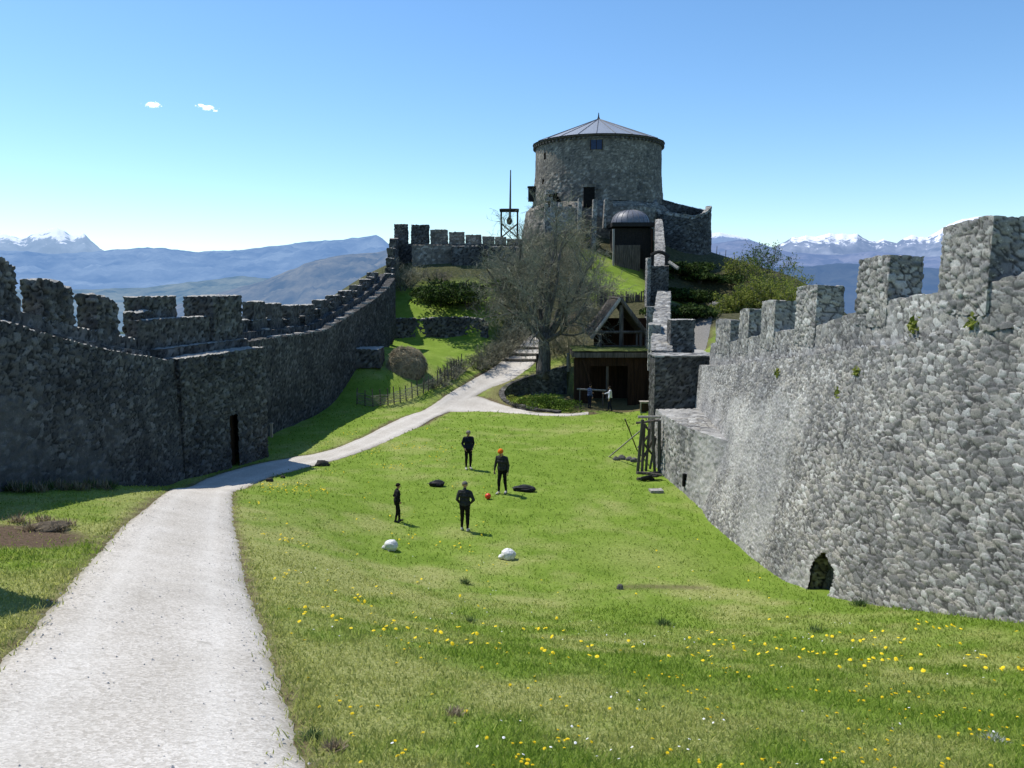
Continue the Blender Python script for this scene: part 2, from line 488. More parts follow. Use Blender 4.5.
# dryness / bare earth / scrub masks shared by terrain and grass
DIRT = ground(8, 537); STRIP = (ground(620, 587), ground(712, 588))
HAYP = ground(408, 366)
def masks(x, y):
    x = np.asarray(x, float).ravel(); y = np.asarray(y, float).ravel()
    n1 = fbm2(x, y, 2.6, 4, 5); n2 = fbm2(x, y, .8, 4, 9); n3 = fbm2(x, y, 9, 3, 15)
    pd = path_dist(x, y)
    bank = (1 - sstep(17, 26, y)) * .20 + .22 * np.exp(-np.clip(pd, 0, 9) / 2.2)
    dry = np.clip(sstep(.50, .72, n1 * .6 + n2 * .4 + bank * .52) + .12 * bank, 0, 1)
    dry = np.where(y > 24, dry * .8, dry)
    e = np.sqrt(((x - DIRT[0]) / 1.5) ** 2 + ((y - DIRT[1]) / 1.7) ** 2) + .6 * (n2 - .5)
    bare = 1 - sstep(.65, 1.05, e)
    bare = np.maximum(bare, (1 - sstep(.02, .22, pd + .25 * (n2 - .5))) * .9)
    a, b = STRIP[0], STRIP[1]
    tt = np.clip((x - a[0]) / (b[0] - a[0] + 1e-6), 0, 1); yy = a[1] + (b[1] - a[1]) * tt
    inx = sstep(a[0] - .3, a[0] + .2, x) * (1 - sstep(b[0] - .5, b[0] + .3, x))
    bare = np.maximum(bare, inx * .62 * (1 - sstep(.12, .45, np.abs(y - yy) + .5 * (n2 - .5))))
    q1, q2 = ground_xy(645, 558), 0
    dry = np.maximum(dry, .55 * np.exp(-(((x - q1[0]) / 1.8) ** 2 + ((y - q1[1]) / 1.6) ** 2)))
    hh = np.sqrt((x - HAYP[0]) ** 2 + (y - HAYP[1]) ** 2)
    dry = np.maximum(dry, .9 * (1 - sstep(1.0, 3.2, hh + 1.5 * (n2 - .5))))
    scrub = sstep(76, 84, y) * sstep(-7, -2, x) * (1 - sstep(7.4, 8.6, x) * (1 - sstep(14.2, 15.2, x)) * (1 - sstep(91, 93, y)))
    scrub = np.maximum(scrub, sstep(13, 15, x) * sstep(50, 60, y) * .35)
    scrub = np.maximum(scrub, sstep(62, 66, y) * sstep(-3.5, -1.5, x - (y - 66) * .12) * (1 - sstep(75, 78, y) * sstep(7, 8.5, x)))
    scrub = np.maximum(scrub, sstep(79.5, 82, y) * (1 - sstep(-1, 3, x)) * .95)
    inside = poly_in(x, y, GARDEN)
    gd = np.min(np.hypot(x[:, None] - RINGP[None, :, 0], y[:, None] - RINGP[None, :, 1]), 1) if len(x) < 60000 else np.concatenate([np.min(np.hypot(x[q:q+40000, None] - RINGP[None, :, 0], y[q:q+40000, None] - RINGP[None, :, 1]), 1) for q in range(0, len(x), 40000)])
    bare = np.maximum(bare, (1 - sstep(.7, 1.5, gd + 1.2 * (n2 - .5))) * .55 * (~inside)); dry = np.maximum(dry, (1 - sstep(.9, 1.8, gd)) * .8 * (~inside))
    court = inside & (x > 3.9)
    bare = np.where(court, .8, bare)
    return dry, np.clip(bare, 0, 1), np.clip(scrub, 0, 1), pd
def ground_xy(u, v): return ground(u, v)[:2]

def axis(parts):
    return np.unique(np.round(np.concatenate([np.arange(a, b, s) for a, b, s in parts]), 4))
def geo_sp(a, b, n): return np.sign(a) * np.geomspace(abs(a), abs(b), n)
xs = np.concatenate([geo_sp(-28000, -46, 24), axis([(-45, -18, 1.5), (-18, 15, .26), (15, 34, .8), (34, 47, 1.5)]), geo_sp(48, 28000, 24)])
ys = np.concatenate([geo_sp(-28000, -16, 16), axis([(-15, 2, 1), (2, 62, .26), (62, 84, .3), (84, 122, .8)]), geo_sp(124, 28000, 26)])
XX, YY = np.meshgrid(xs, ys); x_, y_ = XX.ravel(), YY.ravel()
Z = terr(x_, y_)
dry, bare, scrub, pd = masks(x_, y_)
Z = Z - .07 * (1 - sstep(-.05, .12, pd))
V = np.stack([x_, y_, Z], 1)
ny, nx = XX.shape
ii = (np.arange(ny - 1)[:, None] * nx + np.arange(nx - 1)[None]).ravel()
Fq = np.stack([ii, ii + 1, ii + 1 + nx, ii + nx], 1)
far_ = sstep(200, 600, np.hypot(x_, y_ - 55))

def grass_color(k, dry_s, bare_s, scrub_s, geo):
    n1 = k.noise(geo, .9, 6, .6); n2 = k.noise(geo, 14, 5, .7)
    lush = k.ramp(n1, [(.3, (.145, .232, .027)), (.55, (.192, .285, .040)), (.75, (.25, .335, .066))])
    dryc = k.ramp(n2, [(.3, (.26, .295, .080)), (.55, (.345, .365, .125)), (.75, (.45, .44, .22))])
    col = k.mix(dry_s, lush, dryc)
    col = k.mix(.65, col, k.ramp(n2, [(.25, (.45, .5, .4)), (.5, (1, 1, 1)), (.75, (1.45, 1.4, 1.3))]), 'MULTIPLY')
    brown = k.ramp(n2, [(.3, (.075, .05, .032)), (.7, (.20, .145, .10))])
    col = k.mix(bare_s, col, brown)
    scr = k.ramp(k.noise(geo, 3.5, 6, .7), [(.3, (.028, .03, .018)), (.5, (.075, .075, .035)), (.75, (.13, .11, .075))])
    return k.mix(scrub_s, col, scr)

m, nt, out = new_mat('meadow'); k = N(nt)
at = k.n('ShaderNodeAttribute', attribute_name='gm'); sp = k.n('ShaderNodeSeparateColor'); k.l(at.outputs['Color'], sp.inputs[0])
geo = k.coord('Object')
col = grass_color(k, sp.outputs[0], sp.outputs[1], sp.outputs[2], geo)
col = k.mix(k.math('SUBTRACT', 1.0, at.outputs['Alpha']), col, (.05, .075, .05))
hgt = k.math('ADD', k.noise(geo, 26, 5, .7), k.noise(geo, 6, 4))
bs = k.bsdf(col, .95, .1, k.bump(hgt, .05))
nt.links.new(bs.outputs[0], out.inputs['Surface'])
M_MEADOW = m
o = put('ground', mesh_np('ground', V, Fq, {'gm': np.stack([dry, bare, scrub, 1 - far_], 1)}, smooth=True), M_MEADOW)
o['kind'] = 'structure'; o['label'] = 'grassy castle ward sloping down from the viewer and up to the keep'

# gravel path
m, nt, out = new_mat('pale_gravel'); k = N(nt); geo = k.coord('Object')
v1 = k.n('ShaderNodeTexVoronoi'); v1.inputs['Scale'].default_value = 38; k.l(geo, v1.inputs['Vector'])
n1 = k.noise(geo, 60, 5, .75); n2 = k.noise(geo, .9, 5)
vf = k.n('ShaderNodeSeparateColor'); k.l(v1.outputs['Color'], vf.inputs[0])
col = k.ramp(vf.outputs[0], [(0, (.43, .395, .345)), (.5, (.54, .505, .45)), (1, (.66, .62, .56))])
col = k.mix(.6, col, k.ramp(n1, [(.3, (.62, .62, .62)), (.6, (1.08, 1.08, 1.08))]), 'MULTIPLY')
col = k.mix(1, col, k.ramp(n2, [(.3, (.86, .85, .83)), (.7, (1.05, 1.05, 1.05))]), 'MULTIPLY')
pat = k.n('ShaderNodeAttribute', attribute_name='pt'); ps_ = k.n('ShaderNodeSeparateColor'); k.l(pat.outputs['Color'], ps_.inputs[0])
ed = k.math('ADD', ps_.outputs[0], k.math('MULTIPLY', k.math('SUBTRACT', k.noise(geo, 3.2, 5, .7), .5), .9))
col = k.mix(k.math('MULTIPLY', k.ramp(ed, [(.55, (0, 0, 0)), (.95, (1, 1, 1))]), .65), col, (.25, .225, .165))
col = k.mix(k.math('MULTIPLY', ps_.outputs[1], .16), col, (.86, .84, .79))
col = k.mix(k.math('MULTIPLY', k.ramp(k.noise(geo, 1.7, 6, .7), [(.60, (0, 0, 0)), (.72, (1, 1, 1))]), .22), col, (.33, .31, .26))
col = k.mix(k.math('MULTIPLY', k.ramp(k.noise(geo, 4.5, 4), [(.66, (0, 0, 0)), (.72, (1, 1, 1))]), .35), col, (.23, .21, .17))
bs = k.bsdf(col, .95, .1, k.bump(k.math('ADD', v1.outputs['Distance'], n1), .004))
nt.links.new(bs.outputs[0], out.inputs['Surface']); M_GRAVEL = m

M_TRACK = simple_mat('grey_track', (.15, .145, .135), (.25, .24, .22), 9, .95, .01)
def band(name, L, Rr, label, n=14, wob=.09, dz=.012):
    t = np.linspace(0, 1, n)
    nrm = (Rr - L); ln = np.linalg.norm(nrm, axis=1, keepdims=True); nrm = nrm / ln
    wl = (fbm2(L[:, 0], L[:, 1], .5, 3, 41) - .5) * 2 * wob; wr = (fbm2(Rr[:, 0], Rr[:, 1], .5, 3, 43) - .5) * 2 * wob
    L2 = L - nrm * (wl[:, None] + .03); R2 = Rr + nrm * (wr[:, None] + .03)
    P = L2[:, None] * (1 - t)[None, :, None] + R2[:, None] * t[None, :, None]
    z = terr(P[..., 0], P[..., 1]).reshape(P.shape[:2]) + dz
    edge = np.minimum(t, 1 - t); z = z - (.05 * (1 - sstep(0, .06, edge)))[None]
    V = np.concatenate([P, z[..., None]], 2).reshape(-1, 3)
    a = len(L); ii = (np.arange(a - 1)[:, None] * n + np.arange(n - 1)[None]).ravel()
    Fq = np.stack([ii, ii + 1, ii + 1 + n, ii + n], 1)
    lat = np.repeat((np.abs(t - .5) * 2)[None], a, 0).ravel()
    rut = np.exp(-((lat - .52) / .14) ** 2)
    o = put(name, mesh_np(name, V, Fq, {'pt': np.stack([sstep(.72, 1, lat), rut, 0 * rut], 1)}, smooth=True), M_GRAVEL if name != 'road' else M_TRACK)
    o['kind'] = 'structure'; o['label'] = label
    return o
band('path', PL, PR, 'pale gravel path winding from the viewer along the dark wall to the tree')
band('footpath', BL, BRr, 'narrow gravel spur turning off towards the timber barn', n=6, dz=.02)
band('road', OL, OR, 'pale track outside the walls below the ruined bastion', n=6, dz=.03)
# ------------------------------------------------------------------ masonry
class Stone:
    """rubble masonry: lofts of 4-cornered sections, pushed in and out along their normals stone by stone"""
    def __init__(s, size=.36, flat=1.7, amp=.05, k=0, warp=.25, big=.0, fine=None, fill=0.0):
        s.V = []; s.F = []; s.A = []; s.off = 0
        s.size, s.flat, s.amp, s.k, s.warp, s.big = size, flat, amp, k, warp, big
        s.fine, s.fill = fine, fill
    def disp(s, P):
        if s.fine is not None:
            mk = s.fine(P) > .5
            d = np.zeros(len(P)); at = np.zeros((len(P), 3)); f_, s.fine = s.fine, None; sz, am = s.size, s.amp
            if (~mk).any(): d[~mk], at[~mk] = s.disp(P[~mk])
            s.size, s.amp = sz * .70, am * .75
            if mk.any(): d[mk], at[mk] = s.disp(P[mk])
            s.size, s.amp, s.fine = sz, am, f_
            return d, at
        q = P / s.size
        w = np.stack([fbm(P * 1.3 / s.size * .5 + 3, 2, 61), fbm(P * 1.3 / s.size * .5 + 9, 2, 62), fbm(P * 1.3 / s.size * .5 + 17, 2, 63)], 1) - .5
        q = q + w * s.warp * 2.2
        q[:, 2] *= s.flat
        f1, f2, r1, r2 = worley(q, s.k)
        e = f2 - f1
        body = sstep(.0, .20, e)
        rough = fbm(P * 9 / s.size * .36, 3, 71)
        h = body * (.45 + .75 * r2) + .35 * (rough - .5) * body
        d = s.amp * (h - .45) + s.big * (fbm(P * .8, 3, 77) - .5)
        mort = 1 - sstep(.03, .11, e)
        pl_f = np.zeros(len(P))
        if s.fill:
            fl = s.fill(P) if callable(s.fill) else s.fill
            nz = fbm(P * np.array([.35, .35, .22]) + 40 + s.k, 4, 79) * .75 + fbm(P * 2.1, 3, 80) * .25
            pl_f = np.clip((nz - (.60 - fl * .2)) / .09, 0, 1) * (.25 + .6 * (1 - sstep(.12, .32, e))) * .85
            d = d * (1 - .55 * pl_f); mort = mort * (1 - pl_f)
        return d, np.stack([r1, mort, pl_f], 1)
    def loft(s, st, res, cap0=True, cap1=True, skip=(), hole=None, resl=None, closed=False):
        """st: list of sections [inner_bottom, inner_top, outer_top, outer_bottom]; sides 0 inner,1 top,2 outer,3 bottom"""
        st = np.array(st, float); n = len(st)
        c = st.mean(1); seg = np.linalg.norm(np.diff(c, axis=0), axis=1)
        cum = np.concatenate([[0], np.cumsum(seg)])
        resl = resl or res
        m = max(2, int(round(cum[-1] / resl)) + 1)
        t = np.linspace(0, cum[-1], m)
        if len(st) > 2: t = np.unique(np.concatenate([t]))
        S = np.stack([[np.interp(t, cum, st[:, a, b]) for b in range(3)] for a in range(4)], 0).transpose(2, 0, 1)  # m,4,3
        m = len(t)
        ring, par = [], []
        corners = [(-1, -1), (-1, 1), (1, 1), (1, -1)]     # (b: across, c: up)
        lens = np.linalg.norm(np.roll(st, -1, axis=1) - st, axis=2).max(0)
        def side_pts(a):
            k_ = max(1, int(round(lens[a] / res)))
            return np.arange(k_ + 1) / k_
        bvec = S[:, 3] - S[:, 0] + S[:, 2] - S[:, 1]; bvec /= np.linalg.norm(bvec, axis=1, keepdims=True) + 1e-9
        cvec = S[:, 1] - S[:, 0] + S[:, 2] - S[:, 3]; cvec /= np.linalg.norm(cvec, axis=1, keepdims=True) + 1e-9
        lvec = np.gradient(S.mean(1), axis=0); lvec /= np.linalg.norm(lvec, axis=1, keepdims=True) + 1e-9
        lp = np.linspace(-1, 1, m)
        L0 = cum[-1]
        def lcomp(d_end):    # end component of the normal, only close to capped ends
            a = np.zeros(m)
            dist0 = t; dist1 = L0 - t
            if cap0: a -= np.clip(1 - dist0 / max(res * 1.5, .06), 0, 1)
            if cap1: a += np.clip(1 - dist1 / max(res * 1.5, .06), 0, 1)
            return a
        la = lcomp(0)
        for a in range(4):
            if a in skip: continue
            tt = side_pts(a)
            A, B = S[:, a], S[:, (a + 1) % 4]
            P = A[:, None] * (1 - tt)[None, :, None] + B[:, None] * tt[None, :, None]
            pa, pb = corners[a], corners[(a + 1) % 4]
            bb = pa[0] * (1 - tt) + pb[0] * tt; cc = pa[1] * (1 - tt) + pb[1] * tt
            pw = 1 + 2 * max(2, int(.5 * lens[a] / max(res * 1.5, .06)))
            nb = np.sign(bb) * np.abs(bb) ** (pw if a in (1, 3) else 1); nc = np.sign(cc) * np.abs(cc) ** (pw if a in (0, 2) else 1)
            if a in (0, 2): nb = np.full_like(tt, pa[0])
            else: nc = np.full_like(tt, pa[1])
            Nn = bvec[:, None] * nb[None, :, None] + cvec[:, None] * nc[None, :, None] + lvec[:, None] * la[:, None, None]
            s._grid(P, Nn, a == 1, hole)
        for cap, i, sg in ((cap0, 0, -1), (cap1, m - 1, 1)):
            if not cap: continue
            tb = np.linspace(0, 1, max(1, int(round(max(lens[1], lens[3]) / res))) + 1)
            tc = np.linspace(0, 1, max(1, int(round(max(lens[0], lens[2]) / res))) + 1)
            q = S[i]
            lo = q[0][None] * (1 - tb)[:, None] + q[3][None] * tb[:, None]
            hi = q[1][None] * (1 - tb)[:, None] + q[2][None] * tb[:, None]
            P = lo[:, None] * (1 - tc)[None, :, None] + hi[:, None] * tc[None, :, None]
            bb = (tb * 2 - 1); cc = tc * 2 - 1
            pwb = 1 + 2 * max(2, int(.5 * max(lens[1], lens[3]) / max(res * 1.5, .06))); pwc = 1 + 2 * max(2, int(.5 * max(lens[0], lens[2]) / max(res * 1.5, .06)))
            nb = np.sign(bb) * np.abs(bb) ** pwb; nc = np.sign(cc) * np.abs(cc) ** pwc
            Nn = bvec[i][None, None] * nb[:, None, None] + cvec[i][None, None] * nc[None, :, None] + sg * lvec[i][None, None]
            s._grid(P, Nn, False, hole, flip=sg < 0)
        return s
    def _grid(s, P, Nn, disp, hole=None, flip=False):
        a, b = P.shape[:2]
        p = P.reshape(-1, 3).copy(); nn = Nn.reshape(-1, 3)
        nn = nn / (np.linalg.norm(nn, axis=1, keepdims=True) + 1e-9)
        d, at = s.disp(p)
        at = np.concatenate([at, np.full((len(p), 1), 1.0 if disp else 0.0)], 1)
        pv = p + nn * d[:, None]
        ii = (np.arange(a - 1)[:, None] * b + np.arange(b - 1)[None]).ravel()
        Fq = np.stack([ii, ii + 1, ii + 1 + b, ii + b], 1)
        if hole is not None:
            cpt = p[Fq].mean(1); Fq = Fq[~hole(cpt)]
        if flip: Fq = Fq[:, ::-1]
        s.V.append(pv); s.A.append(at); s.F.append(Fq + s.off); s.off += len(p)
    def block(s, ib0, w, l, h, rz, res, taper=0.0, **kw):
        """box: ib0 = base centre, w along local x, l along local y, h up"""
        c, sn = math.cos(rz), math.sin(rz)
        X = np.array([c, sn, 0]); Y = np.array([-sn, c, 0]); Zv = np.array([0, 0, 1.0])
        st = []
        for q in (-1, 1):
            b = np.array(ib0, float) + Y * q * l / 2
            tq = 1 - taper
            st.append([b - X * w / 2, b + Y * 0 - X * w / 2 * tq - Y * q * l / 2 * taper + Zv * h, b + X * w / 2 * tq - Y * q * l / 2 * taper + Zv * h, b + X * w / 2])
        return s.loft(st, res, skip=(3,), **kw)
    def build(s, name, mat, parent=None, label=None, smooth=True):
        V = np.concatenate(s.V); Fq = np.concatenate(s.F); A = np.concatenate(s.A)
        o = put(name, mesh_np(name, V, Fq, {'st': A}, smooth=smooth), mat, parent, label)
        return o

M_STONE_LIT = stone_mat('sunlit_rubble', dark=(.075, .074, .072), mid=(.135, .133, .128), light=(.20, .197, .188), mortar=(.042, .041, .039), plaster=(.205, .20, .19), bright=2.15)  # brighter copy of the wall stone, for walls in the sun
M_STONE_DARK = stone_mat('shaded_rubble', dark=(.08, .08, .081), mid=(.12, .119, .119), light=(.20, .20, .198), mortar=(.030, .030, .030), bright=.80, plaster=(.15, .15, .15), top=(.40, .385, .35))  # wall stone darkened to carry shade, with sunlit upper faces painted pale
M_STONE_SHADE = stone_mat('shaded_rubble_plain', dark=(.08, .08, .081), mid=(.12, .119, .119), light=(.20, .20, .198), mortar=(.030, .030, .030), bright=.72, plaster=(.15, .15, .15))  # shade-darkened wall stone without the painted sunlit upper faces
M_STONE_KEEP = stone_mat('keep_rubble', dark=(.06, .056, .05), mid=(.135, .125, .11), light=(.24, .222, .195), mortar=(.12, .11, .095), bright=1.42, plaster=(.19, .175, .15))
M_STONE_MOSS = stone_mat('mossy_rubble', bright=.85, moss=.7)
M_SLAB = simple_mat('pale_stone_and_sun_patch', (.20, .19, .18), (.42, .40, .37), 6, .95, .02)
M_BLACK = simple_mat('dark_recess', (.006, .006, .006), (.014, .013, .012), 3, 1, 0)
M_WOOD = simple_mat('grey_weathered_timber', (.05, .043, .036), (.17, .15, .125), 9, .9, .01, (1, 1, .12))
M_WOODP = simple_mat('pale_weathered_timber', (.22, .20, .17), (.42, .39, .34), 9, .9, .01, (1, 1, .12))
M_WOODD = simple_mat('dark_brown_timber', (.018, .011, .007), (.062, .034, .020), 7, .9, .01, (1, 1, .08))
M_WOODB = simple_mat('black_iron_timber', (.012, .012, .012), (.03, .028, .026), 8, .8, .005)
M_METAL = simple_mat('grey_sheet_roof', (.19, .21, .245), (.30, .325, .365), 5, .5, .004, spec=.45)
M_SHUT = simple_mat('blue_shutter', (.03, .045, .09), (.05, .075, .14), 9, .7, .004)
M_TURF = simple_mat('turf', (.055, .085, .016), (.14, .16, .05), 5, .95, .04)

def lerp(a, b, t): return np.array(a) * (1 - t) + np.array(b) * t

# ---- right curtain wall -------------------------------------------------------------------
rw = thing('curtain_wall', 'sunlit rubble curtain wall with battlements along the right side of the lawn', 'castle wall', (9, 25, 0))
# stations: Y, base x, base z, ledge x, ledge z
RWS = [(6, 10.9, 4.2, 11.6, 11.2), (11, 10.4, 3.9, 11.1, 10.35), (14.4, 9.9, 3.3, 10.5, 9.6), (17.1, 9.15, 2.3, 9.95, 9.05), (20.3, 8.35, 1.3, 9.62, 8.42), (24, 7.85, .6, 9.5, 7.9),
       (29.6, 7.3, .5, 9.42, 7.1), (31.6, 7.55, .5, 9.41, 6.85), (34, 8.2, .6, 9.4, 6.5), (38.9, 8.95, .7, 9.4, 5.98)]
def rw_at(y):
    a = np.array(RWS); return [np.interp(y, a[:, 0], a[:, i]) for i in range(1, 5)]
st = []
for y in np.linspace(6, 38.9, 48):
    bx, bz, lx, lz = rw_at(y)
    if y < 15: hx = bx
    st.append([[bx, y, bz - .5], [lx, y, lz], [lx + 1.3, y, lz], [lx + 1.3, y, bz - 4]])
def wall_hit(u, v):
    for Yq in np.arange(14, 38.5, .02):
        p = W(u, v, Yq); bx, bz, lx, lzz = rw_at(Yq)
        fx = bx + (lx - bx) * np.clip((p[2] - bz + .5) / (lzz - bz + .5), 0, 1) if p[2] < lzz else par_x(Yq) + .03
        if p[0] >= fx: return p
    return None
def par_x(y): return np.interp(y, [6, 12, 16.5, 20, 40], [11.9, 11.2, 9.98, 9.86, 9.86])
Dp = wall_hit(821, 577)
door_c = np.array([Dp[0], Dp[1]])
DY0, DY1, DZ0, DZ1 = door_c[1] - .56, door_c[1] + .56, wall_hit(821, 602)[2], wall_hit(821, 552)[2]
def door_hole(c):
    zz = c[:, 2] + .05 * np.sin(c[:, 1] * 9)
    half = .56 + .05 * np.sin(c[:, 2] * 7)
    mid_ = door_c[1]
    return (np.abs(c[:, 1] - mid_) < half) & (zz > DZ0) & (zz < DZ1 - .55 * ((c[:, 1] - mid_) / .56) ** 2 * .5) & (c[:, 0] < 9.3)
SLY = ground(629 + 56, 484)[1]
slit_p = W(627, 484, 34.0)
body = Stone(.26, 1.85, .056, 3, big=.09, fine=lambda P: sstep(16, 27, P[:, 1]) * .9 + 1.6 * (fbm(P * .55, 3, 95) - .46), fill=lambda P: .02 + .85 * sstep(19.5, 23.5, P[:, 1] + 4 * (fbm(P * .5, 3, 96) - .5)) * (1 - .75 * sstep(5.5, 7.3, P[:, 2] + .12 * (P[:, 1] - 24))) )
body.loft(st, .033, cap0=False, cap1=True, skip=(1, 2, 3), hole=door_hole, resl=.034)
body.loft(st, .16, cap0=False, cap1=False, skip=(0, 3), resl=.12)
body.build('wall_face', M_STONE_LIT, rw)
# doorway: recessed passage blocked with rough stone
dn = Stone(.24, 1.7, .07, 5)
bxd = door_c[0] - .05
dn.loft([[[bxd - .1 + .55, DY0 - .2, DZ0 - .3], [bxd + .55, DY0 - .2, DZ1 + .3], [bxd + 1.5, DY0 - .2, DZ1 + .3], [bxd + 1.5, DY0 - .2, DZ0 - .3]],
         [[bxd - .1 + .55, DY1 + .2, DZ0 - .3], [bxd + .55, DY1 + .2, DZ1 + .3], [bxd + 1.5, DY1 + .2, DZ1 + .3], [bxd + 1.5, DY1 + .2, DZ0 - .3]]], .06, skip=(2, 3))
dwy = dn.build('doorway', M_STONE_MOSS, rw, label='low dark ragged doorway at the foot of the wall')
db = MB()
for y in (DY0 - .16, DY1 + .16): db.box((bxd + .85, y, (DZ0 + DZ1) / 2), (.8, .08, 1.7))
db.box((bxd + .95, door_c[1], DZ1 + .2), (.75, 1.0, .1)); 
jq = Stone(.22, 1.9, .05, 7)
def jx(z):
    bx, bz, lx, lzz = rw_at(DY1); return bx + (lx - bx) * (z - bz + .5) / (lzz - bz + .5)
zs_ = (DZ0 - .3, DZ1 + .25)
jq.loft([[[jx(zs_[0]) + .10, y, zs_[0]], [jx(zs_[1]) + .10, y, zs_[1]], [jx(zs_[1]) + 1.0, y, zs_[1]], [jx(zs_[0]) + 1.0, y, zs_[0]]] for y in (DY1 + .06, DY1 + .3)], .05)
jq.build('jamb', stone_mat('brown_rubble', dark=(.09, .075, .055), mid=(.19, .165, .12), light=(.32, .28, .21), mortar=(.04, .035, .03)), dwy)
ds = Stone(.4, 1.2, .03, 6); ds.block((bxd + .35, door_c[1], DZ0 - .24), .8, .8, .2, 0, .05); ds.build('sill', M_STONE_LIT, dwy)
# small dark slit further along
psl = W(684.5, 480, 32.6); psl = np.array([7.35, 32.9, W(684.5, 480, 32.9)[2]])
MB().box((psl[0] + .12, psl[1], psl[2]), (.2, .16, .55), .06).build('slit', M_BLACK, rw)
# parapet and merlons
MER = [(16.5, 18.4, 11.42), (20.7, 22.55, 10.78), (25.5, 27.35, 10.0), (29.5, 31.05, 9.42), (32.7, 34.1, 9.02), (35.4, 37.9, 8.42)]
st = []
for y in np.linspace(6, 38.9, 48):
    lz = rw_at(y)[3]; x = par_x(y) + .03
    top = np.interp(y, [6, 16.5, 20.7, 25.5, 29.5, 32.7, 35.3, 38.9], [12.6, 10.05, 9.58, 8.66, 8.25, 7.8, 7.45, 7.1])
    st.append([[x, y, lz - .15], [x + .04, y, top], [x + .9, y, top], [x + .95, y, lz - 3.0]])
pp = Stone(.30, 1.9, .055, 13, big=.05, fine=lambda P: sstep(22, 30, P[:, 1] + 5 * (fbm(P * .45, 3, 95) - .5)), fill=.3); pp.loft(st, .05, cap0=False, cap1=True, skip=(3,), resl=.045)
pp.build('parapet', M_STONE_LIT, rw)
ml = ['tallest merlon nearest the viewer', 'second merlon from the viewer', None, None, None, 'farthest broad low merlon']
for i, (y0, y1, zt) in enumerate(MER):
    x = par_x((y0 + y1) / 2) + .03
    z0 = np.interp(y0, [16.5, 20.7, 25.5, 29.5, 32.7, 35.3], [10.05, 9.58, 8.66, 8.25, 7.8, 7.45]) - .7
    r = .042 if i < 3 else .065
    q = Stone(.30, 1.9, .05, 17 + i, big=.035)
    sec = lambda y, dz: [[x + .0, y, z0], [x + .03, y, zt + dz], [x + .90, y, zt + dz - .05], [x + .93, y, z0]]
    q.loft([sec(y0, .0), sec((y0 + y1) / 2, -.02), sec(y1, .03 * (i % 2) - .10)], r, skip=(3,))
    q.build('merlon', M_STONE_LIT, rw, label=ml[i])

# ---- low wedge of older wall at its far end, cross wall, walls climbing to the keep --------
lw = thing('wall_stub', 'low sunlit stone wedge with a flat top at the far foot of the curtain wall', 'wall stub', (7.4, 37, 1))
q = Stone(.30, 1.7, .06, 31, fill=.6)
st = []
for y, x, xb_ in ((30.2, 8.50, 7.6), (31.4, 8.10, 7.5), (32.6, 7.72, 7.4), (34, 7.44, 7.3), (36, 7.22, 7.1), (38.2, 7.12, 7.0)):
    st.append([[xb_, y, .3], [x + .02, y, 3.88], [9.2, y, 3.92], [9.2, y, .3]])
q.loft(st, .06, skip=(2, 3)); q.build('masonry', M_STONE_LIT, lw)

cw = thing('cross_wall', 'dark shaded wall standing across the end of the curtain wall beside the barn', 'castle wall', (9, 40, 2))
q = Stone(.26, 1.6, .06, 33)
st = [[[x, 39.45, .6], [x, 39.45, 6.36], [x + .02, 41.2, 6.36], [x + .02, 41.2, .6]] for x in (7.28, 10.6)]
q.loft(st, .08, skip=(3,)); q.build('masonry', M_STONE_DARK, cw)
q = Stone(.5, 1.0, .03, 35)
q.loft([[[x, 39.40, 6.37], [x, 39.40, 6.44], [x, 41.2, 6.44], [x, 41.2, 6.37]] for x in (7.22, 10.5)], .08, skip=(3,)); q.build('sunlit_coping', M_STONE_LIT, cw)  # bright stone copy paints the sunlit upper edge of the darkened wall
q = Stone(.26, 1.6, .06, 36)
P0 = W(671, 320, 43.0); P1 = W(695, 320, 43.0)
q.loft([[[x, 43.0, 5.6], [x, 43.0, P0[2]], [x, 44.0, P0[2]], [x, 44.0, 5.6]] for x in (P0[0], P1[0])], .08, skip=(3,)); q.build('merlon', M_STONE_DARK, cw)
q = Stone(.26, 1.6, .06, 37)
q.loft([[[x, 41.25, .6], [x, 41.25, 6.05], [x, 46.0, 6.2], [x, 46.0, .6]] for x in (8.4, 11.2)], .14, skip=(3,)); q.build('wall_walk', M_STONE_DARK, cw)

cl = thing('climbing_wall', 'narrow wall with a bright stone crest climbing from the cross wall to the small turret', 'castle wall', (10, 55, 5))
st = []
for (u, v, Y) in ((651, 350, 41.3), (652, 336, 46), (653.5, 318, 53), (655.5, 303, 61), (658, 291, 69.5)):
    p = W(u, v, Y); st.append([[p[0] + .06, Y, p[2] - 4.8], [p[0], Y, p[2]], [p[0] + 1.12, Y, p[2] - .05], [p[0] + 1.12, Y, p[2] - 4.8]])
q = Stone(.32, 1.5, .10, 41, big=.12); q.loft(st, .10, skip=(3,)); q.build('masonry', M_STONE_LIT, cl)
q = Stone(.32, 1.5, .07, 42)
p = W(650, 333, 48.2); q.block((p[0] + .3, 48.3, p[2] - 2.2), .7, 2.6, 2.75, -.18, .10); q.build('pier', M_STONE_LIT, cl)
q = Stone(.32, 1.5, .07, 43)
p = W(649, 315, 57); q.block((p[0] + .1, 57, p[2] - 3), .5, 1.0, 3.6, -.18, .10); q.build('pier', M_STONE_LIT, cl)

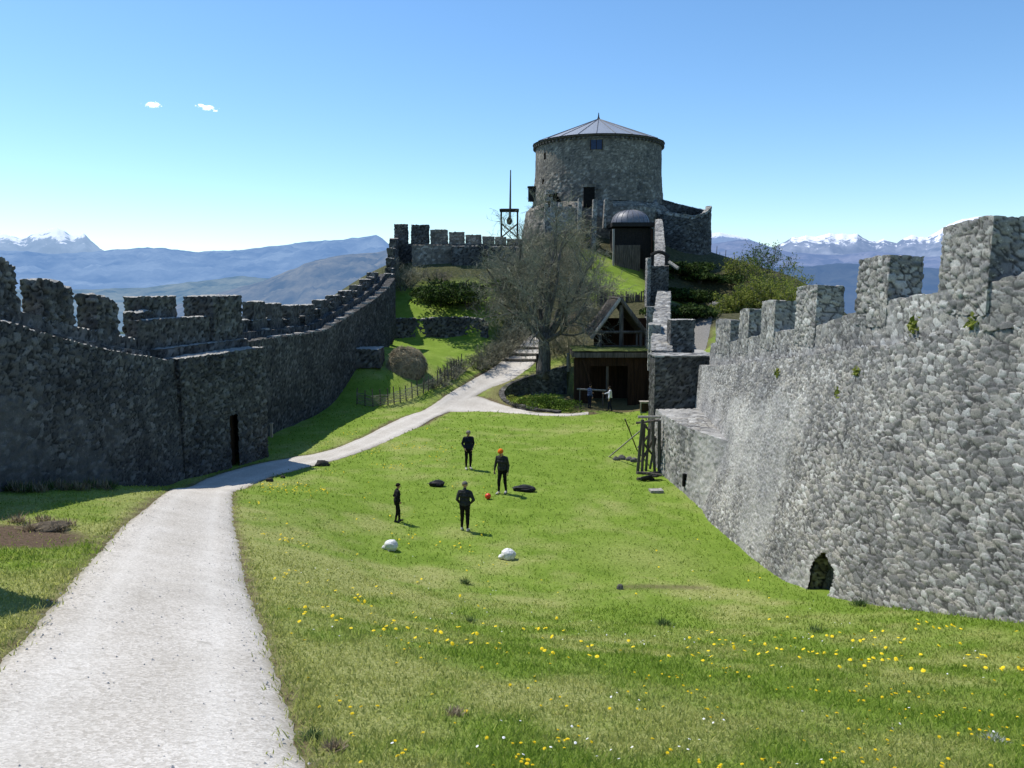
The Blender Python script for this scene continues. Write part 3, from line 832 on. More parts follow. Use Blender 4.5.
tu = thing('turret', 'small square dark turret between the climbing walls above the barn', 'turret', tuple(W(658, 300, 70.5)))
a, b = W(650, 266, 70.5), W(668, 292, 70.5)
q = Stone(.26, 1.6, .06, 45)
q.loft([[[x, 70.4, b[2] - 6.0], [x, 70.4, a[2]], [x, 72.6, a[2]], [x, 72.6, b[2] - 6.0]] for x in (a[0], b[0])], .10, skip=(3,)); q.build('wall', M_STONE_DARK, tu)
q = Stone(.26, 1.6, .06, 46)
a2 = W(648, 258, 70.3)
q.loft([[[x, 70.2, b[2] - 6.5], [x, 70.2, a2[2]], [x, 71.2, a2[2]], [x, 71.2, b[2] - 6.5]] for x in (a2[0] - .05, a2[0] + .26)], .08, skip=(3,)); q.build('pier', M_STONE_LIT, tu)  # bright stone strip paints the sunlit left edge of the turret
mb = MB()
pts = [W(651 + 18 * t, 257 - 5.0 * math.sin(math.pi * min(1, t * .9 + .1)), 71.3) for t in np.linspace(0, 1, 9)]
mb.tube(pts, .17, 6); mb.build('arch', M_WOODB, tu)
mb = MB(); mb.tube([W(652, 256, 71.3), W(652.3, 268, 71.3)], .17, 6); mb.tube([W(666.5, 256, 71.3), W(666.5, 268, 71.3)], .17, 6); mb.build('post', M_WOODB, tu)
MB().tube([W(669, 262, 70.9), W(678, 268.5, 70.2)], .16, 6).build('waterspout', M_STONE_LIT if False else M_WOODP, tu)

uw = thing('crest_wall', 'tapering sunlit wall crest running up from the small turret to the ruined bastion', 'castle wall', tuple(W(658, 262, 75)))
st = []
for (u, v, Y, w_) in ((654.5, 266, 73, .95), (655.3, 247, 79, .95), (655.5, 232, 85, .9), (655.5, 219, 91, .75)):
    p = W(u, v, Y); st.append([[p[0], Y, p[2] - 7], [p[0], Y, p[2]], [p[0] + w_, Y, p[2]], [p[0] + w_, Y, p[2] - 7]])
q = Stone(.26, 1.6, .08, 47, big=.15); q.loft(st, .13, skip=(3,)); q.build('masonry', M_STONE_LIT, uw)

# ---- left walls ---------------------------------------------------------------------------
l1 = thing('curtain_wall', 'long dark shaded curtain wall with four merlons at the left edge beside the path', 'castle wall', (-13.5, 24, 3))
LWS = [(8, 11.6), (14, 10.4), (20.5, 9.1), (23.1, 8.5), (25.5, 7.97), (28.5, 7.4), (31.2, 7.0)]
lz = lambda y: np.interp(y, [a[0] for a in LWS], [a[1] for a in LWS])
def lbase(y): return np.interp(y, [8, 20.5, 31, 40], [6.0, 4.4, 2.0, 1.3]) - .5
st = [[[-13.28, y, lbase(y)], [-13.5, y, lz(y)], [-14.85, y, lz(y) + .02], [-14.85, y, lbase(y) - 3]] for y in np.linspace(8, 31.1, 30)]
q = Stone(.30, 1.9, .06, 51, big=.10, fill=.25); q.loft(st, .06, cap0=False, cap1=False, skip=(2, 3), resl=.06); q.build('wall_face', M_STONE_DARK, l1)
st = [[[-14.45, y, lz(y) - .1], [-14.5, y, lz(y) + .34], [-14.95, y, lz(y) + .34], [-14.95, y, lz(y) - .1]] for y in np.linspace(8, 31.1, 20)]
q = Stone(.36, 1.6, .05, 52); q.loft(st, .10, cap0=False, cap1=False, skip=(3,)); q.build('ledge', M_STONE_DARK, l1)
st = [[[-14.68, y, lz(y) + .2], [-14.7, y, lz(y) + .80], [-15.4, y, lz(y) + .80], [-15.4, y, lz(y) - 5]] for y in np.linspace(8, 32.6, 30)]
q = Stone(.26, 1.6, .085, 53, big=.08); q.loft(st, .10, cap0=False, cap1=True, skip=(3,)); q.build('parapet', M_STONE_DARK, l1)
for i, (y0, y1, z0, z1) in enumerate([(15.0, 17.3, 12.1, 11.8), (18.4, 20.4, 11.45, 11.2), (21.5, 23.35, 10.95, 10.55), (24.6, 26.3, 10.15, 9.85), (27.7, 29.2, 9.65, 9.3), (30.9, 32.45, 8.92, 8.8)]):
    q = Stone(.26, 1.6, .11, 54 + i, big=.12)
    sec = lambda y, zt: [[-14.7, y, lz(y) + .55], [-14.72, y, zt], [-15.38, y, zt], [-15.38, y, lz(y) + .55]]
    q.loft([sec(y0, z0), sec((y0 + y1) / 2, (z0 + z1) / 2 + .09), sec(y1, z1)], .075, skip=(3,))
    q.build('merlon', M_STONE_DARK, l1)

l2 = thing('wall_bastion', 'dark rectangular bastion bulging from the left curtain wall beside the path', 'bastion', (-13, 34, 2))
A_, B_ = np.array([-13.28, 31.0]), np.array([-11.85, 37.2])
dirv = (B_ - A_) / np.linalg.norm(B_ - A_); nrm = np.array([-dirv[1], dirv[0]])
def bsec(t, off0, off1, zb, zt, zb2=None):
    p = A_ + (B_ - A_) * t; a = p + nrm * off0; b = p + nrm * off1
    return [[a[0], a[1], zb], [a[0], a[1], zt], [b[0], b[1], zt], [b[0], b[1], zb if zb2 is None else zb2]]
dn0 = A_ + (B_ - A_) * .60
def bhole(c):
    s_ = (c[:, 0] - A_[0]) * dirv[0] + (c[:, 1] - A_[1]) * dirv[1]
    L_ = np.linalg.norm(B_ - A_)
    off = (c[:, 0] - A_[0]) * nrm[0] + (c[:, 1] - A_[1]) * nrm[1]
    return (np.abs(s_ - .56 * L_) < .34) & (c[:, 2] < 4.25) & (np.abs(off) < .6)
q = Stone(.25, 1.6, .08, 65, big=.08)
q.loft([bsec(0, 0, 3.6, 1.0, 7.06), bsec(1, 0, 3.0, 1.0, 7.06)], .06, skip=(3,), hole=bhole); q.build('wall_face', M_STONE_DARK, l2)
p = A_ + (B_ - A_) * .56 + nrm * .40
MB().box((p[0], p[1], 2.7), (.1, 1.1, 3.4), math.atan2(dirv[1], dirv[0]) - math.pi / 2).build('doorway', M_WOODD, l2)
q = Stone(.36, 1.6, .05, 66); q.loft([bsec(-.02, .85, 1.6, 6.9, 7.45), bsec(1, .85, 1.5, 6.9, 7.45)], .09, skip=(3,)); q.build('ledge', M_STONE_DARK, l2)
q = Stone(.25, 1.6, .07, 67, big=.06); q.loft([bsec(-.12, 1.25, 1.75, 6.9, 8.62), bsec(.90, 1.2, 1.7, 6.9, 8.62)], .08, skip=(3,)); q.build('parapet', M_STONE_DARK, l2)
for i, (t0, t1, zt, o0) in enumerate(((.02, .37, 9.52, 1.72), (.62, .98, 9.50, 1.02))):
    q = Stone(.25, 1.6, .08, 68 + i, big=.06); q.loft([bsec(t0, o0, 2.5, 7.3, zt), bsec(t1, o0, 2.5, 7.3, zt)], .08, skip=(3,)); q.build('merlon', M_STONE_DARK, l2)

l3 = thing('curtain_wall', 'dark stepped curtain wall climbing the slope behind the bastion towards the upper terrace', 'castle wall', (-12.5, 50, 3))
# sections: Y, edge x, walk z, base z
L3 = [(37.0, -13.6, 7.10, 1.2), (42, -13.3, 7.12, 1.2), (47, -12.95, 7.0, 1.2), (51.5, -12.36, 7.0, 1.3), (57, -11.64, 7.9, 2.2), (62, -11.0, 8.75, 3.6), (66.5, -10.5, 9.7, 5.2), (70, -10.4, 10.6, 6.0)]
def L3at(y):
    a = np.array(L3); return [np.interp(y, a[:, 0], a[:, i]) for i in (1, 2, 3)]
st = []
for y in np.linspace(37, 70, 34):
    x, z, b = L3at(y); st.append([[x, y, b - .4], [x, y, z], [x - 1.4, y, z], [x - 1.4, y, b - 4]])
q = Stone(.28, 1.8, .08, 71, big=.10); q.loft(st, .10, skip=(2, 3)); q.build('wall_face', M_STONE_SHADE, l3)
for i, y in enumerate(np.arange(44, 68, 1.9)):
    x, z, b = L3at(y); q = Stone(.5, 1.0, .03, 300 + i); q.block((x - .26, y, z - .06), .5, .85, .15, -.12, .09); q.build('slab', M_SLAB, l3, 'pale slab added as a sun patch on the wall walk')  # pale slabs added as sun patches along the darkened wall
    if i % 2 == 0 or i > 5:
        q = Stone(.5, 1.0, .03, 330 + i); q.block((x - 1.0, y + .7, z + .33), .34, .6, .13, -.12, .09); q.build('slab', M_SLAB, l3, 'pale slab added as a sun patch on the inner ledge')
st = []
for y in np.linspace(37, 70, 34):
    x, z, b = L3at(y); st.append([[x - .8, y, z - .2], [x - .82, y, z + .38], [x - 1.3, y, z + .38], [x - 1.3, y, z - .2]])
q = Stone(.26, 1.6, .05, 72); q.loft(st, .13, skip=(3,)); q.build('ledge', M_STONE_SHADE, l3)
y = 38.0; i = 0
while y < 69:
    x, z, b = L3at(y + 1.3)
    lo = Stone(.26, 1.6, .08, 73 + i, big=.05)
    lo.loft([[[x - 1.22, yy, z - .3], [x - 1.22, yy, z + float(np.interp(y, [44, 54, 62], [1.0, .8, .62]))], [x - 1.9, yy, z + float(np.interp(y, [44, 54, 62], [1.0, .8, .62]))], [x - 1.9, yy, z - 4]] for yy in (y, y + 2.6)], .13, skip=(3,), cap0=True, cap1=True)
    lo.build('parapet', M_STONE_DARK, l3)
    if not 39 < y < 43:
        me_ = Stone(.26, 1.6, .09, 93 + i, big=.06)
        y0 = y + .35
        h = float(np.interp(y, [44, 50, 58, 64], [2.0, 1.6, 1.15, 1.0])); ph = float(np.interp(y, [44, 54, 62], [1.0, .8, .62]))
        me_.loft([[[x - 1.24, yy, z + ph - .3], [x - 1.24, yy, z + h], [x - 1.88, yy, z + h], [x - 1.88, yy, z + ph - .3]] for yy in (y0, y0 + 2.05)], .12, skip=(3,))
        me_.build('merlon', M_STONE_DARK, l3)
    y += 2.6; i += 1
# slim pale marker in the recess
MB().box(tuple(W(271.5, 430, 39.2)), (.10, .10, .75)).box(tuple(W(271.5, 423.5, 39.2)), (.16, .14, .05)).build('x', M_WOODP).name = 'marker_post'
o = bpy.data.objects['marker_post']; tag(o, 'slim pale marker post in the dark recess behind the bastion', 'post')

# unseen off-frame block, added at the left to throw a shadow on the verge
gh = thing('shadow_block', 'unseen flat topped stone block added just outside the left edge to cast a shadow on the verge', 'hut', (-10, 7, 6))
q = Stone(.4, 1.5, .05, 99); q.block((-10.2, 8.5, 5.2), 4.0, 5.0, 4.75, 0, .16); q.build('wall', M_STONE_DARK, gh)
MB().box((-10.2, 8.5, 10.03), (4.3, 5.3, .12)).build('roof', M_SLAB, gh)

# ---- upper terrace wall -------------------------------------------------------------------
tw = thing('terrace_wall', 'ruined upper terrace wall with worn merlons on the skyline left of the tree', 'castle wall', tuple(W(450, 262, 85)))
def prect(s, u0, u1, vt, vb, Y, th, res, **kw):
    a, b = W(u0, vt, Y), W(u1, vb, Y); c = W(u0, vb, Y)
    return s.loft([[[x, Y, c[2]], [x, Y, a[2]], [x, Y + th, a[2]], [x, Y + th, c[2]]] for x in (a[0], b[0])], res, skip=(3,), **kw)
q = Stone(.36, 1.6, .10, 111, big=.25); prect(q, 392, 520, 244, 278, 86, 1.2, .14); q.build('wall', M_STONE_DARK, tw)
q = Stone(.36, 1.6, .08, 112, big=.15); prect(q, 412, 452, 245, 268, 84.5, 1.2, .13); q.build('wall', M_STONE_KEEP, tw, 'pale projecting lower wall')
q = Stone(.36, 1.6, .08, 113, big=.15); prect(q, 452, 482, 246, 272, 84.0, 1.2, .13); q.build('wall', M_STONE_DARK, tw)
q = Stone(.36, 1.6, .08, 114, big=.15); prect(q, 488, 524, 247, 272, 84.5, 1.2, .13); q.build('wall', M_STONE_DARK, tw)
for i, (u0, u1, vt) in enumerate(((394, 407, 224), (411, 428.5, 224.5), (430.5, 447, 230), (449, 464, 232), (465.5, 481, 235), (482.5, 494, 236.5), (495, 506, 237), (507, 522, 239))):
    q = Stone(.3, 1.7, .10, 115 + i, big=.22); prect(q, u0 + .1, u1 - .1, vt, 247, 86.05, 1.0, .10); q.build('merlon', M_STONE_DARK if i in (0, 1) else M_STONE_KEEP, tw)
for i, (u0, u1, vt, Y) in enumerate(((389, 397, 238, 84), (387, 394, 248, 81), (386, 392, 258, 78), (385, 391, 268, 75), (384, 390, 274, 72))):
    q = Stone(.36, 1.6, .12, 125 + i, big=.3); prect(q, u0, u1, vt, vt + 45, Y, 3.2, .16); q.build('step', M_STONE_DARK, tw)

# dry stone terrace below it
dt = thing('dry_stone_wall', 'low dark dry stone retaining wall across the green slope', 'dry stone wall', (-6, 72, 5))
q = Stone(.34, 1.7, .16, 131, big=.25)
st = []
for x in np.linspace(-12.2, -2.2, 14):
    b = terr([x], [71.6])[0]; t_ = terr([x], [72.6])[0] + .05
    yy = 71.7 + .25 * math.sin(x * 1.3)
    st.append([[x, yy, b - .3], [x, yy + .25, t_], [x, yy + .9, t_ - .05], [x, yy + .9, b - .3]])
q.loft(st, .12, skip=(3,)); q.build('masonry', M_STONE_DARK, dt)

# little ruin beside the left wall
rn = thing('ruin', 'small rectangular ruined stone block in the shade beside the left wall', 'ruin', tuple(W(366, 364, 57.5)))
q = Stone(.26, 1.6, .1, 133, big=.15); prect(q, 353, 380, 349, 368, 57.5, 2.0, .12); q.build('masonry', M_STONE_DARK, rn)

# curved retaining wall of the sunken forecourt
cg = thing('retaining_wall', 'curved low stone retaining wall ringing the sunken forecourt under the tree', 'retaining wall', (GPTS[4][0], GPTS[4][1], 1.5))
g = np.array(GPTS); s_ = np.concatenate([[0], np.cumsum(np.linalg.norm(np.diff(g, axis=0), axis=1))])
t_ = np.linspace(0, s_[-1], 40); gx = np.interp(t_, s_, g[:, 0]); gy = np.interp(t_, s_, g[:, 1])
for _ in range(3):
    gx[1:-1] = (gx[:-2] + 2 * gx[1:-1] + gx[2:]) / 4; gy[1:-1] = (gy[:-2] + 2 * gy[1:-1] + gy[2:]) / 4
tx, ty = np.gradient(gx), np.gradient(gy); ln = np.hypot(tx, ty); nx_, ny_ = ty / ln, -tx / ln
outz = np.maximum(terr(gx - nx_ * .35, gy - ny_ * .35), terr(gx + nx_ * .35, gy + ny_ * .35))
cx_, cy_ = gx.mean() + 2, gy.mean()
sgn = np.sign((cx_ - gx) * nx_ + (cy_ - gy) * ny_); sg0 = 1 if np.median(sgn) > 0 else -1
outz = terr(gx - sg0 * nx_ * .5, gy - sg0 * ny_ * .5)
st = []
for j in range(40):
    ix, iy = gx[j] + sg0 * nx_[j] * .22, gy[j] + sg0 * ny_[j] * .22
    ox, oy = gx[j] - sg0 * nx_[j] * .18, gy[j] - sg0 * ny_[j] * .18
    zt = max(outz[j] + .12, 1.55)
    st.append([[ix, iy, 1.0], [ix, iy, zt], [ox, oy, zt], [ox, oy, 1.0]])
q = Stone(.3, 1.5, .05, 141); q.loft(st, .09, skip=(3,)); q.build('masonry', M_STONE_MOSS, cg)

# ---- the keep -----------------------------------------------------------------------------
KY = 106.0
KC = np.array([W(597.5, 200, KY)[0], KY])
kz = lambda v: W(598, v, KY - 8.5)[2]
KR = 8.25
kp = thing('round_tower', 'massive round stone keep with a low conical roof on top of the hill', 'tower', (KC[0], KC[1], 15))
def rad(z): return np.interp(z, [14, 19.5, 20.3, 24, 30], [10.4, 9.5, 8.6, 8.3, 8.2])
ZT = kz(135.8) + .0
WINS = []     # angle (from -Y, clockwise to +X), z, w, h
def ang_u(u):   # angle of the surface point seen at column u
    return math.asin(max(-1, min(1, (W(u, 200, KY - 3)[0] - KC[0]) / KR)))
for (u, v0, v1, w_) in ((544.5, 146, 154, .45), (543.5, 174, 180, .42), (536.2, 150, 157, .4)):
    WINS.append((ang_u(u), kz((v0 + v1) / 2), w_, kz(v0) - kz(v1)))
def khole(c):
    an = np.arctan2(c[:, 0] - KC[0], -(c[:, 1] - KC[1]))
    r = np.zeros(len(c), bool)
    for (a, z, w_, h) in WINS: r |= (np.abs(an - a) * KR < w_ / 2) & (np.abs(c[:, 2] - z) < h / 2)
    a, z, w_, h = ang_u(553.5), kz(199.5), 1.9, kz(190) - kz(207)
    zz = np.abs(c[:, 2] - z) / (h / 2)
    r |= (np.abs(an - a) * KR < w_ / 2 * (1.15 - .5 * (c[:, 2] - z) / h + .25 * np.sin(c[:, 2] * 5))) & (zz < 1)
    return r & (np.hypot(c[:, 0] - KC[0], c[:, 1] - KC[1]) > KR - .6)
nA = 96
zs = [14.0, 17.5, 19.5, 20.3, 24.0, ZT]
for j in range(5):
    st = []
    for i in range(nA + 1):
        a = 2 * math.pi * i / nA
        d = np.array([math.sin(a), -math.cos(a)])
        def P_(z, off=0): r_ = rad(z) - off; return [KC[0] + d[0] * r_, KC[1] + d[1] * r_, z]
        st.append([P_(zs[j]), P_(zs[j + 1]), P_(zs[j + 1], .8), P_(zs[j], .8)])
    q = Stone(.38 if j < 4 else .26, 1.7, .10 if j < 4 else .022, 151 + (0 if j < 4 else 1), big=.45 if j < 3 else .06)
    q.loft(st, .14, cap0=False, cap1=False, skip=(2, 3), hole=khole)
    q.build('wall', M_STONE_KEEP, kp, ['rough broken base masonry', 'rough base masonry', 'broken sloping ledge', 'rough lower masonry', 'smooth upper masonry'][j])
for (a, z, w_, h) in WINS:
    d = np.array([math.sin(a), -math.cos(a)])
    MB().box((KC[0] + d[0] * (KR - .55), KC[1] + d[1] * (KR - .55), z), (w_ + .5, .3, h + .5), a).build('window', M_BLACK, kp, 'dark narrow slit window')
a = ang_u(553.5); d = np.array([math.sin(a), -math.cos(a)])
nch = MB().box((KC[0] + d[0] * (KR - .9), KC[1] + d[1] * (KR - .9), kz(199)), (2.6, .3, 3.2), a).build('niche', M_BLACK, kp, 'ragged dark breach in the lower wall')
for i, (u, v) in enumerate(((549.5, 192), (548, 199), (555, 204))):
    q = Stone(.5, 1.2, .05, 160 + i); p = W(u, v, KY - 7.9); q.block((p[0], p[1] + .3, p[2] - .25), 1.0, .8, .5, .2, .1); q.build('stone', M_STONE_LIT, nch)
# blue shuttered window
a = ang_u(591.5); d = np.array([math.sin(a), -math.cos(a)]); rr = rad(kz(144)) + .0
win = MB().box((KC[0] + d[0] * (rr + .02), KC[1] + d[1] * (rr + .02), kz(144.2)), (1.42, .14, kz(139.5) - kz(149)), a)
win.build('window', M_SHUT, kp, 'blue square shuttered window under the eaves')
wo_ = kp.children[-1]
f = MB()
for sx in (-.71, .71): f.box((KC[0] + d[0] * (rr + .07) + math.cos(a) * sx, KC[1] + d[1] * (rr + .07) + math.sin(a) * sx, kz(144.2)), (.09, .12, kz(139.5) - kz(149) + .1), a)
f.box((KC[0] + d[0] * (rr + .07), KC[1] + d[1] * (rr + .07), kz(144.2)), (.07, .1, kz(139.5) - kz(149)), a)
f.build('frame', M_WOODD, wo_)
# cornice with dentils, roof, finial
cor = MB(); n_ = 72
V = []
for (r_, z) in ((8.15, ZT - .05), (8.48, ZT + .12), (8.54, ZT + .24), (8.2, ZT + .28)):
    V.append([(KC[0] + r_ * math.cos(2 * math.pi * i / n_), KC[1] + r_ * math.sin(2 * math.pi * i / n_), z) for i in range(n_)])
Fc = [[r_ * n_ + i, r_ * n_ + (i + 1) % n_, (r_ + 1) * n_ + (i + 1) % n_, (r_ + 1) * n_ + i] for r_ in range(3) for i in range(n_)]
cor.add([p for r_ in V for p in r_], Fc)
dt_ = cor
for i in range(84):
    a = 2 * math.pi * i / 84
    dt_.box((KC[0] + 8.42 * math.sin(a), KC[1] - 8.42 * math.cos(a), ZT - .12), (.20, .34, .2), a)
cor.build('cornice', simple_mat('eaves_stone', (.06, .055, .05), (.15, .14, .125), 4), kp)
zap = W(598, 119.0, KY)[2]
V = [(KC[0], KC[1], zap)]; rings = 6; n_ = 48
for r_ in range(1, rings + 1):
    for i in range(n_):
        rr = 8.66 * r_ / rings
        a = 2 * math.pi * i / n_
        V.append((KC[0] + rr * math.cos(a), KC[1] + rr * math.sin(a), zap + (ZT + .30 - zap) * r_ / rings))
Fc = [[0, 1 + i, 1 + (i + 1) % n_] for i in range(n_)]
for r_ in range(rings - 1):
    Fc += [[1 + r_ * n_ + i, 1 + (r_ + 1) * n_ + i, 1 + (r_ + 1) * n_ + (i + 1) % n_, 1 + r_ * n_ + (i + 1) % n_] for i in range(n_)]
roof = MB().add(V, Fc).build('roof', M_METAL, kp, 'low grey conical sheet roof')
seam = MB()
for i in range(24):
    a = 2 * math.pi * (i + .5) / 24
    seam.tube([(KC[0] + r_ * math.cos(a), KC[1] + r_ * math.sin(a), zap + (ZT + .30 - zap) * r_ / 8.66 + .03) for r_ in (.1, 8.66)], .045, 4)
seam.build('seam', simple_mat('roof_seams', (.09, .095, .105), (.14, .145, .16), 5, .6, 0), roof)
MB().tube([(KC[0], KC[1], zap - .1), (KC[0], KC[1], zap + .25), (KC[0], KC[1], zap + .8)], [.25, .10, .04], 8).build('finial', M_WOODB, roof)
# dark hatch at the left foot, walls and timber fins in front of the keep
MB().box(tuple(W(532, 194, KY - 1)), (1.0, 1.2, 1.9)).box(tuple(W(532, 187.3, KY - 1)), (1.2, 1.4, .12)).build('hatch', M_WOODB, kp, 'small dark timber box clinging to the left side')
fw = thing('forework', 'ruined stone forework with upright fins and a dark gateway below the keep', 'ruin', tuple(W(580, 230, 95)))
q = Stone(.4, 1.6, .1, 171, big=.2); prect(q, 545, 579, 207, 245, 95, 2.5, .12); q.build('wall', M_STONE_LIT, fw)
for i_, (u_, w2_, v_) in enumerate(((546.5, 3, 203.5), (553, 4, 204.5), (561, 3, 202.5), (570, 4, 204.8), (576.5, 2.5, 202))):
    q = Stone(.4, 1.5, .12, 195 + i_, big=.3); prect(q, u_ - w2_ / 2, u_ + w2_ / 2, v_, 209, 95.2, 1.2, .1); q.build('stone', M_STONE_LIT, fw)
q = Stone(.4, 1.6, .1, 172, big=.2); prect(q, 582, 612, 216, 245, 95.5, 1.5, .14); q.build('wall', M_STONE_KEEP, fw)
q = Stone(.4, 1.6, .1, 173, big=.2); prect(q, 604, 612, 200, 245, 96, 1.0, .14); q.build('wall', M_STONE_KEEP, fw)
for i, (u, v0, v1, Y, w_) in enumerate(((580.5, 198, 228, 93.4, .42), (595.5, 199, 236, 92.6, .46), (606.3, 199, 215, 93.4, .3))):
    a_, b_ = W(u, v0, Y), W(u - 1.5, v1, Y); q = Stone(.3, 1.2, .03, 175 + i)
    q.loft([[[b_[0] - w_ / 2, Y, b_[2] - 1.5], [a_[0] - w_ / 2, Y, a_[2]], [a_[0] + w_ / 2, Y, a_[2]], [b_[0] + w_ / 2, Y, b_[2] - 1.5]],
            [[b_[0] - w_ / 2, Y + 1.2, b_[2] - 1.5], [a_[0] - w_ / 2, Y + 1.2, a_[2]], [a_[0] + w_ / 2, Y + 1.2, a_[2]], [b_[0] + w_ / 2, Y + 1.2, b_[2] - 1.5]]], .1, skip=(3,))
    q.build('fin', M_STONE_LIT, fw)
p = W(589, 197, 96.7); MB().box(tuple(p), (1.35, .3, 2.5)).build('gateway', M_BLACK, fw)
q = Stone(.4, 1.6, .06, 181); prect(q, 582.5, 596, 184.5, 187, 96.4, .6, .1); q.build('lintel', M_STONE_KEEP, fw)

# ---- ruined bastion right of the keep -----------------------------------------------------
rb = thing('ruined_bastion', 'dark hollow ruined bastion with a broken front rim on the right flank of the keep', 'ruin', tuple(W(685, 262, 97)))
BC = (W(681.5, 230, 100)[0], 100.5); BRD = W(710.5, 230, 100)[0] - BC[0]
st = []
for i in range(73):
    a = 2 * math.pi * i / 72          # 0 = towards viewer, pi/2 = right
    d = np.array([math.sin(a), -math.cos(a)])
    back = .5 - .5 * math.cos(a)
    side = math.sin(a)
    Yp = BC[1] + d[1] * BRD
    vt_front = np.interp(side, [-1, -.3, .2, .7, 1.0], [213, 216.5, 219, 214.5, 208.5])
    vt_back = np.interp(side, [-1, 0, 1], [196.5, 203.5, 210])
    sharp = sstep(.30, .62, back)
    vt = vt_front * (1 - sharp) + vt_back * sharp
    zt = W(680, vt, Yp)[2]
    zb = 11.5
    fl = 1.06
    st.append([[BC[0] + d[0] * BRD * fl, BC[1] + d[1] * BRD * fl, zb], [BC[0] + d[0] * BRD, BC[1] + d[1] * BRD, zt],
               [BC[0] + d[0] * (BRD - .55), BC[1] + d[1] * (BRD - .55), zt - .05], [BC[0] + d[0] * (BRD - .55), BC[1] + d[1] * (BRD - .55), zb]])
q = Stone(.38, 1.6, .09, 185, big=.15); q.loft(st, .14, cap0=False, cap1=False, skip=(3,)); q.build('wall', M_STONE_DARK, rb)
cp_ = []
for i in list(range(54, 73)) + list(range(1, 19)):
    s_ = np.array(st[i]); a, b = s_[1], s_[2]
    cp_.append([a + [0, 0, .02], a + [0, 0, .34], b + [0, 0, .34], b + [0, 0, .02]])
q = Stone(.4, 1.2, .12, 187, big=.3); q.loft(cp_, .12, skip=(3,)); q.build('sunlit_coping', M_STONE_LIT, rb, 'broken rim of the front wall, coloured pale as if sunlit')  # bright stone paints the sun caught along the front rim

# ---- domed lookout ------------------------------------------------------------------------
dh = thing('domed_hut', 'dark timber lookout hut with a rounded grey metal dome above the green slope', 'hut', tuple(W(632, 268, 91)))
Yd = 90.0
def R2(u0, u1, v0, v1, Y): a, b = W(u0, v0, Y), W(u1, v1, Y); return ((a + b) / 2, abs(b[0] - a[0]), abs(a[2] - b[2]))
c_, w_, h_ = R2(615, 652, 226, 270, Yd)
wl = MB()
nb = 16
for i in range(nb):
    wl.box((c_[0] - w_ / 2 + (i + .5) * w_ / nb, Yd + .6 + .02 * (i % 3), c_[2] - .6), (w_ / nb * .95, .1, h_ + .8))
wl.box((c_[0], Yd + 2.6, c_[2] - .6), (w_, 3.6, h_ + .6))
wl.build('wall', M_WOODB, dh)
c2, w2, h2 = R2(615, 640, 246, 268, Yd)
bd = MB()
for i in range(12): bd.box((c2[0] - w2 / 2 + (i + .5) * w2 / 12, Yd - .05 + .02 * (i % 2), c2[2] - .3), (w2 / 12 * .9, .06, h2 + .8))
bd.build('railing', M_WOOD, dh, 'grey vertical board screen')
MB().tube([W(613.5, 229, Yd - .2), W(613.5, 270, Yd - .2) - [0, 0, .5]], .14, 8).build('post', M_WOODP, dh)
MB().tube([W(652, 229, Yd - .2), W(652, 270, Yd - .2) - [0, 0, .5]], .14, 8).build('post', M_WOODD, dh)
c3, w3, h3 = R2(612, 654, 222.5, 226.5, Yd)
MB().box((c3[0], Yd + 2.0, c3[2]), (w3, 4.6, h3)).build('eaves', M_WOODB, dh)
cd, wd_, hd = R2(613.5, 652.5, 209, 223, Yd)
V = []; n_ = 40; nr = 10
for r_ in range(nr + 1):
    th = math.pi / 2 * r_ / nr
    for i in range(n_):
        a = 2 * math.pi * i / n_
        q_ = 1.0
        V.append((cd[0] + wd_ / 2 * math.sin(th) ** .8 * math.cos(a), Yd + 2.0 + 2.25 * math.sin(th) ** .8 * math.sin(a), cd[2] - hd / 2 + .05 + hd * math.cos(th) ** 1.0))
Fc = [[r_ * n_ + i, (r_ + 1) * n_ + i, (r_ + 1) * n_ + (i + 1) % n_, r_ * n_ + (i + 1) % n_] for r_ in range(nr) for i in range(n_)]
dome = MB().add(V, Fc).build('roof', simple_mat('dark_dome_sheet', (.10, .105, .125), (.17, .175, .20), 5, .5, .004, spec=.45), dh, 'rounded grey sheet metal dome', smooth=True)
sm_ = MB()
for i in range(20):
    a = 2 * math.pi * i / 20
    sm_.tube([(cd[0] + wd_ / 2 * math.sin(th) ** .8 * math.cos(a), Yd + 2.0 + 2.25 * math.sin(th) ** .8 * math.sin(a), cd[2] - hd / 2 + .06 + hd * math.cos(th)) for th in np.linspace(.1, math.pi / 2, 8)], .035, 4)
sm_.build('seam', simple_mat('dome_seams', (.08, .085, .1), (.12, .125, .14), 5, .6, 0), dome)

# ---- barn ---------------------------------------------------------------------------------
YB = 56.5
bn = thing('timber_barn', 'dark timber barn with a turf terrace and open gabled loft below the keep', 'barn', tuple(W(612, 405, YB)))
def bwall(u0, u1, v0, v1, Y, name, mat, n, lab=None, th=.08, extra=0.0):
    c, w, h = R2(u0, u1, v0, v1, Y); mb = MB()
    for i in range(n):
        mb.box((c[0] - w / 2 + (i + .5) * w / n, Y + .02 * ((i * 7) % 3), c[2] - extra / 2), (w / n * .94, th, h + extra))
    return mb.build(name, mat, bn, lab)
bwall(574, 590, 358, 405, YB + .1, 'wall', M_WOODD, 8, extra=.5)
bwall(628, 655, 358, 405, YB + .1, 'wall', M_WOODD, 12, extra=.5)
bwall(589, 629, 357, 366, YB + .1, 'wall', M_WOODD, 18)
c, w, h = R2(574, 655, 357, 408, YB + 3.5); MB().box((c[0], YB + 2.8, c[2]), (w, .1, h + .6)).build('rear_wall', M_WOODD, bn)
c, w, h = R2(572, 656, 349, 357, YB)
tf = MB(); 
nx2, ny2 = 40, 14
V = []; 
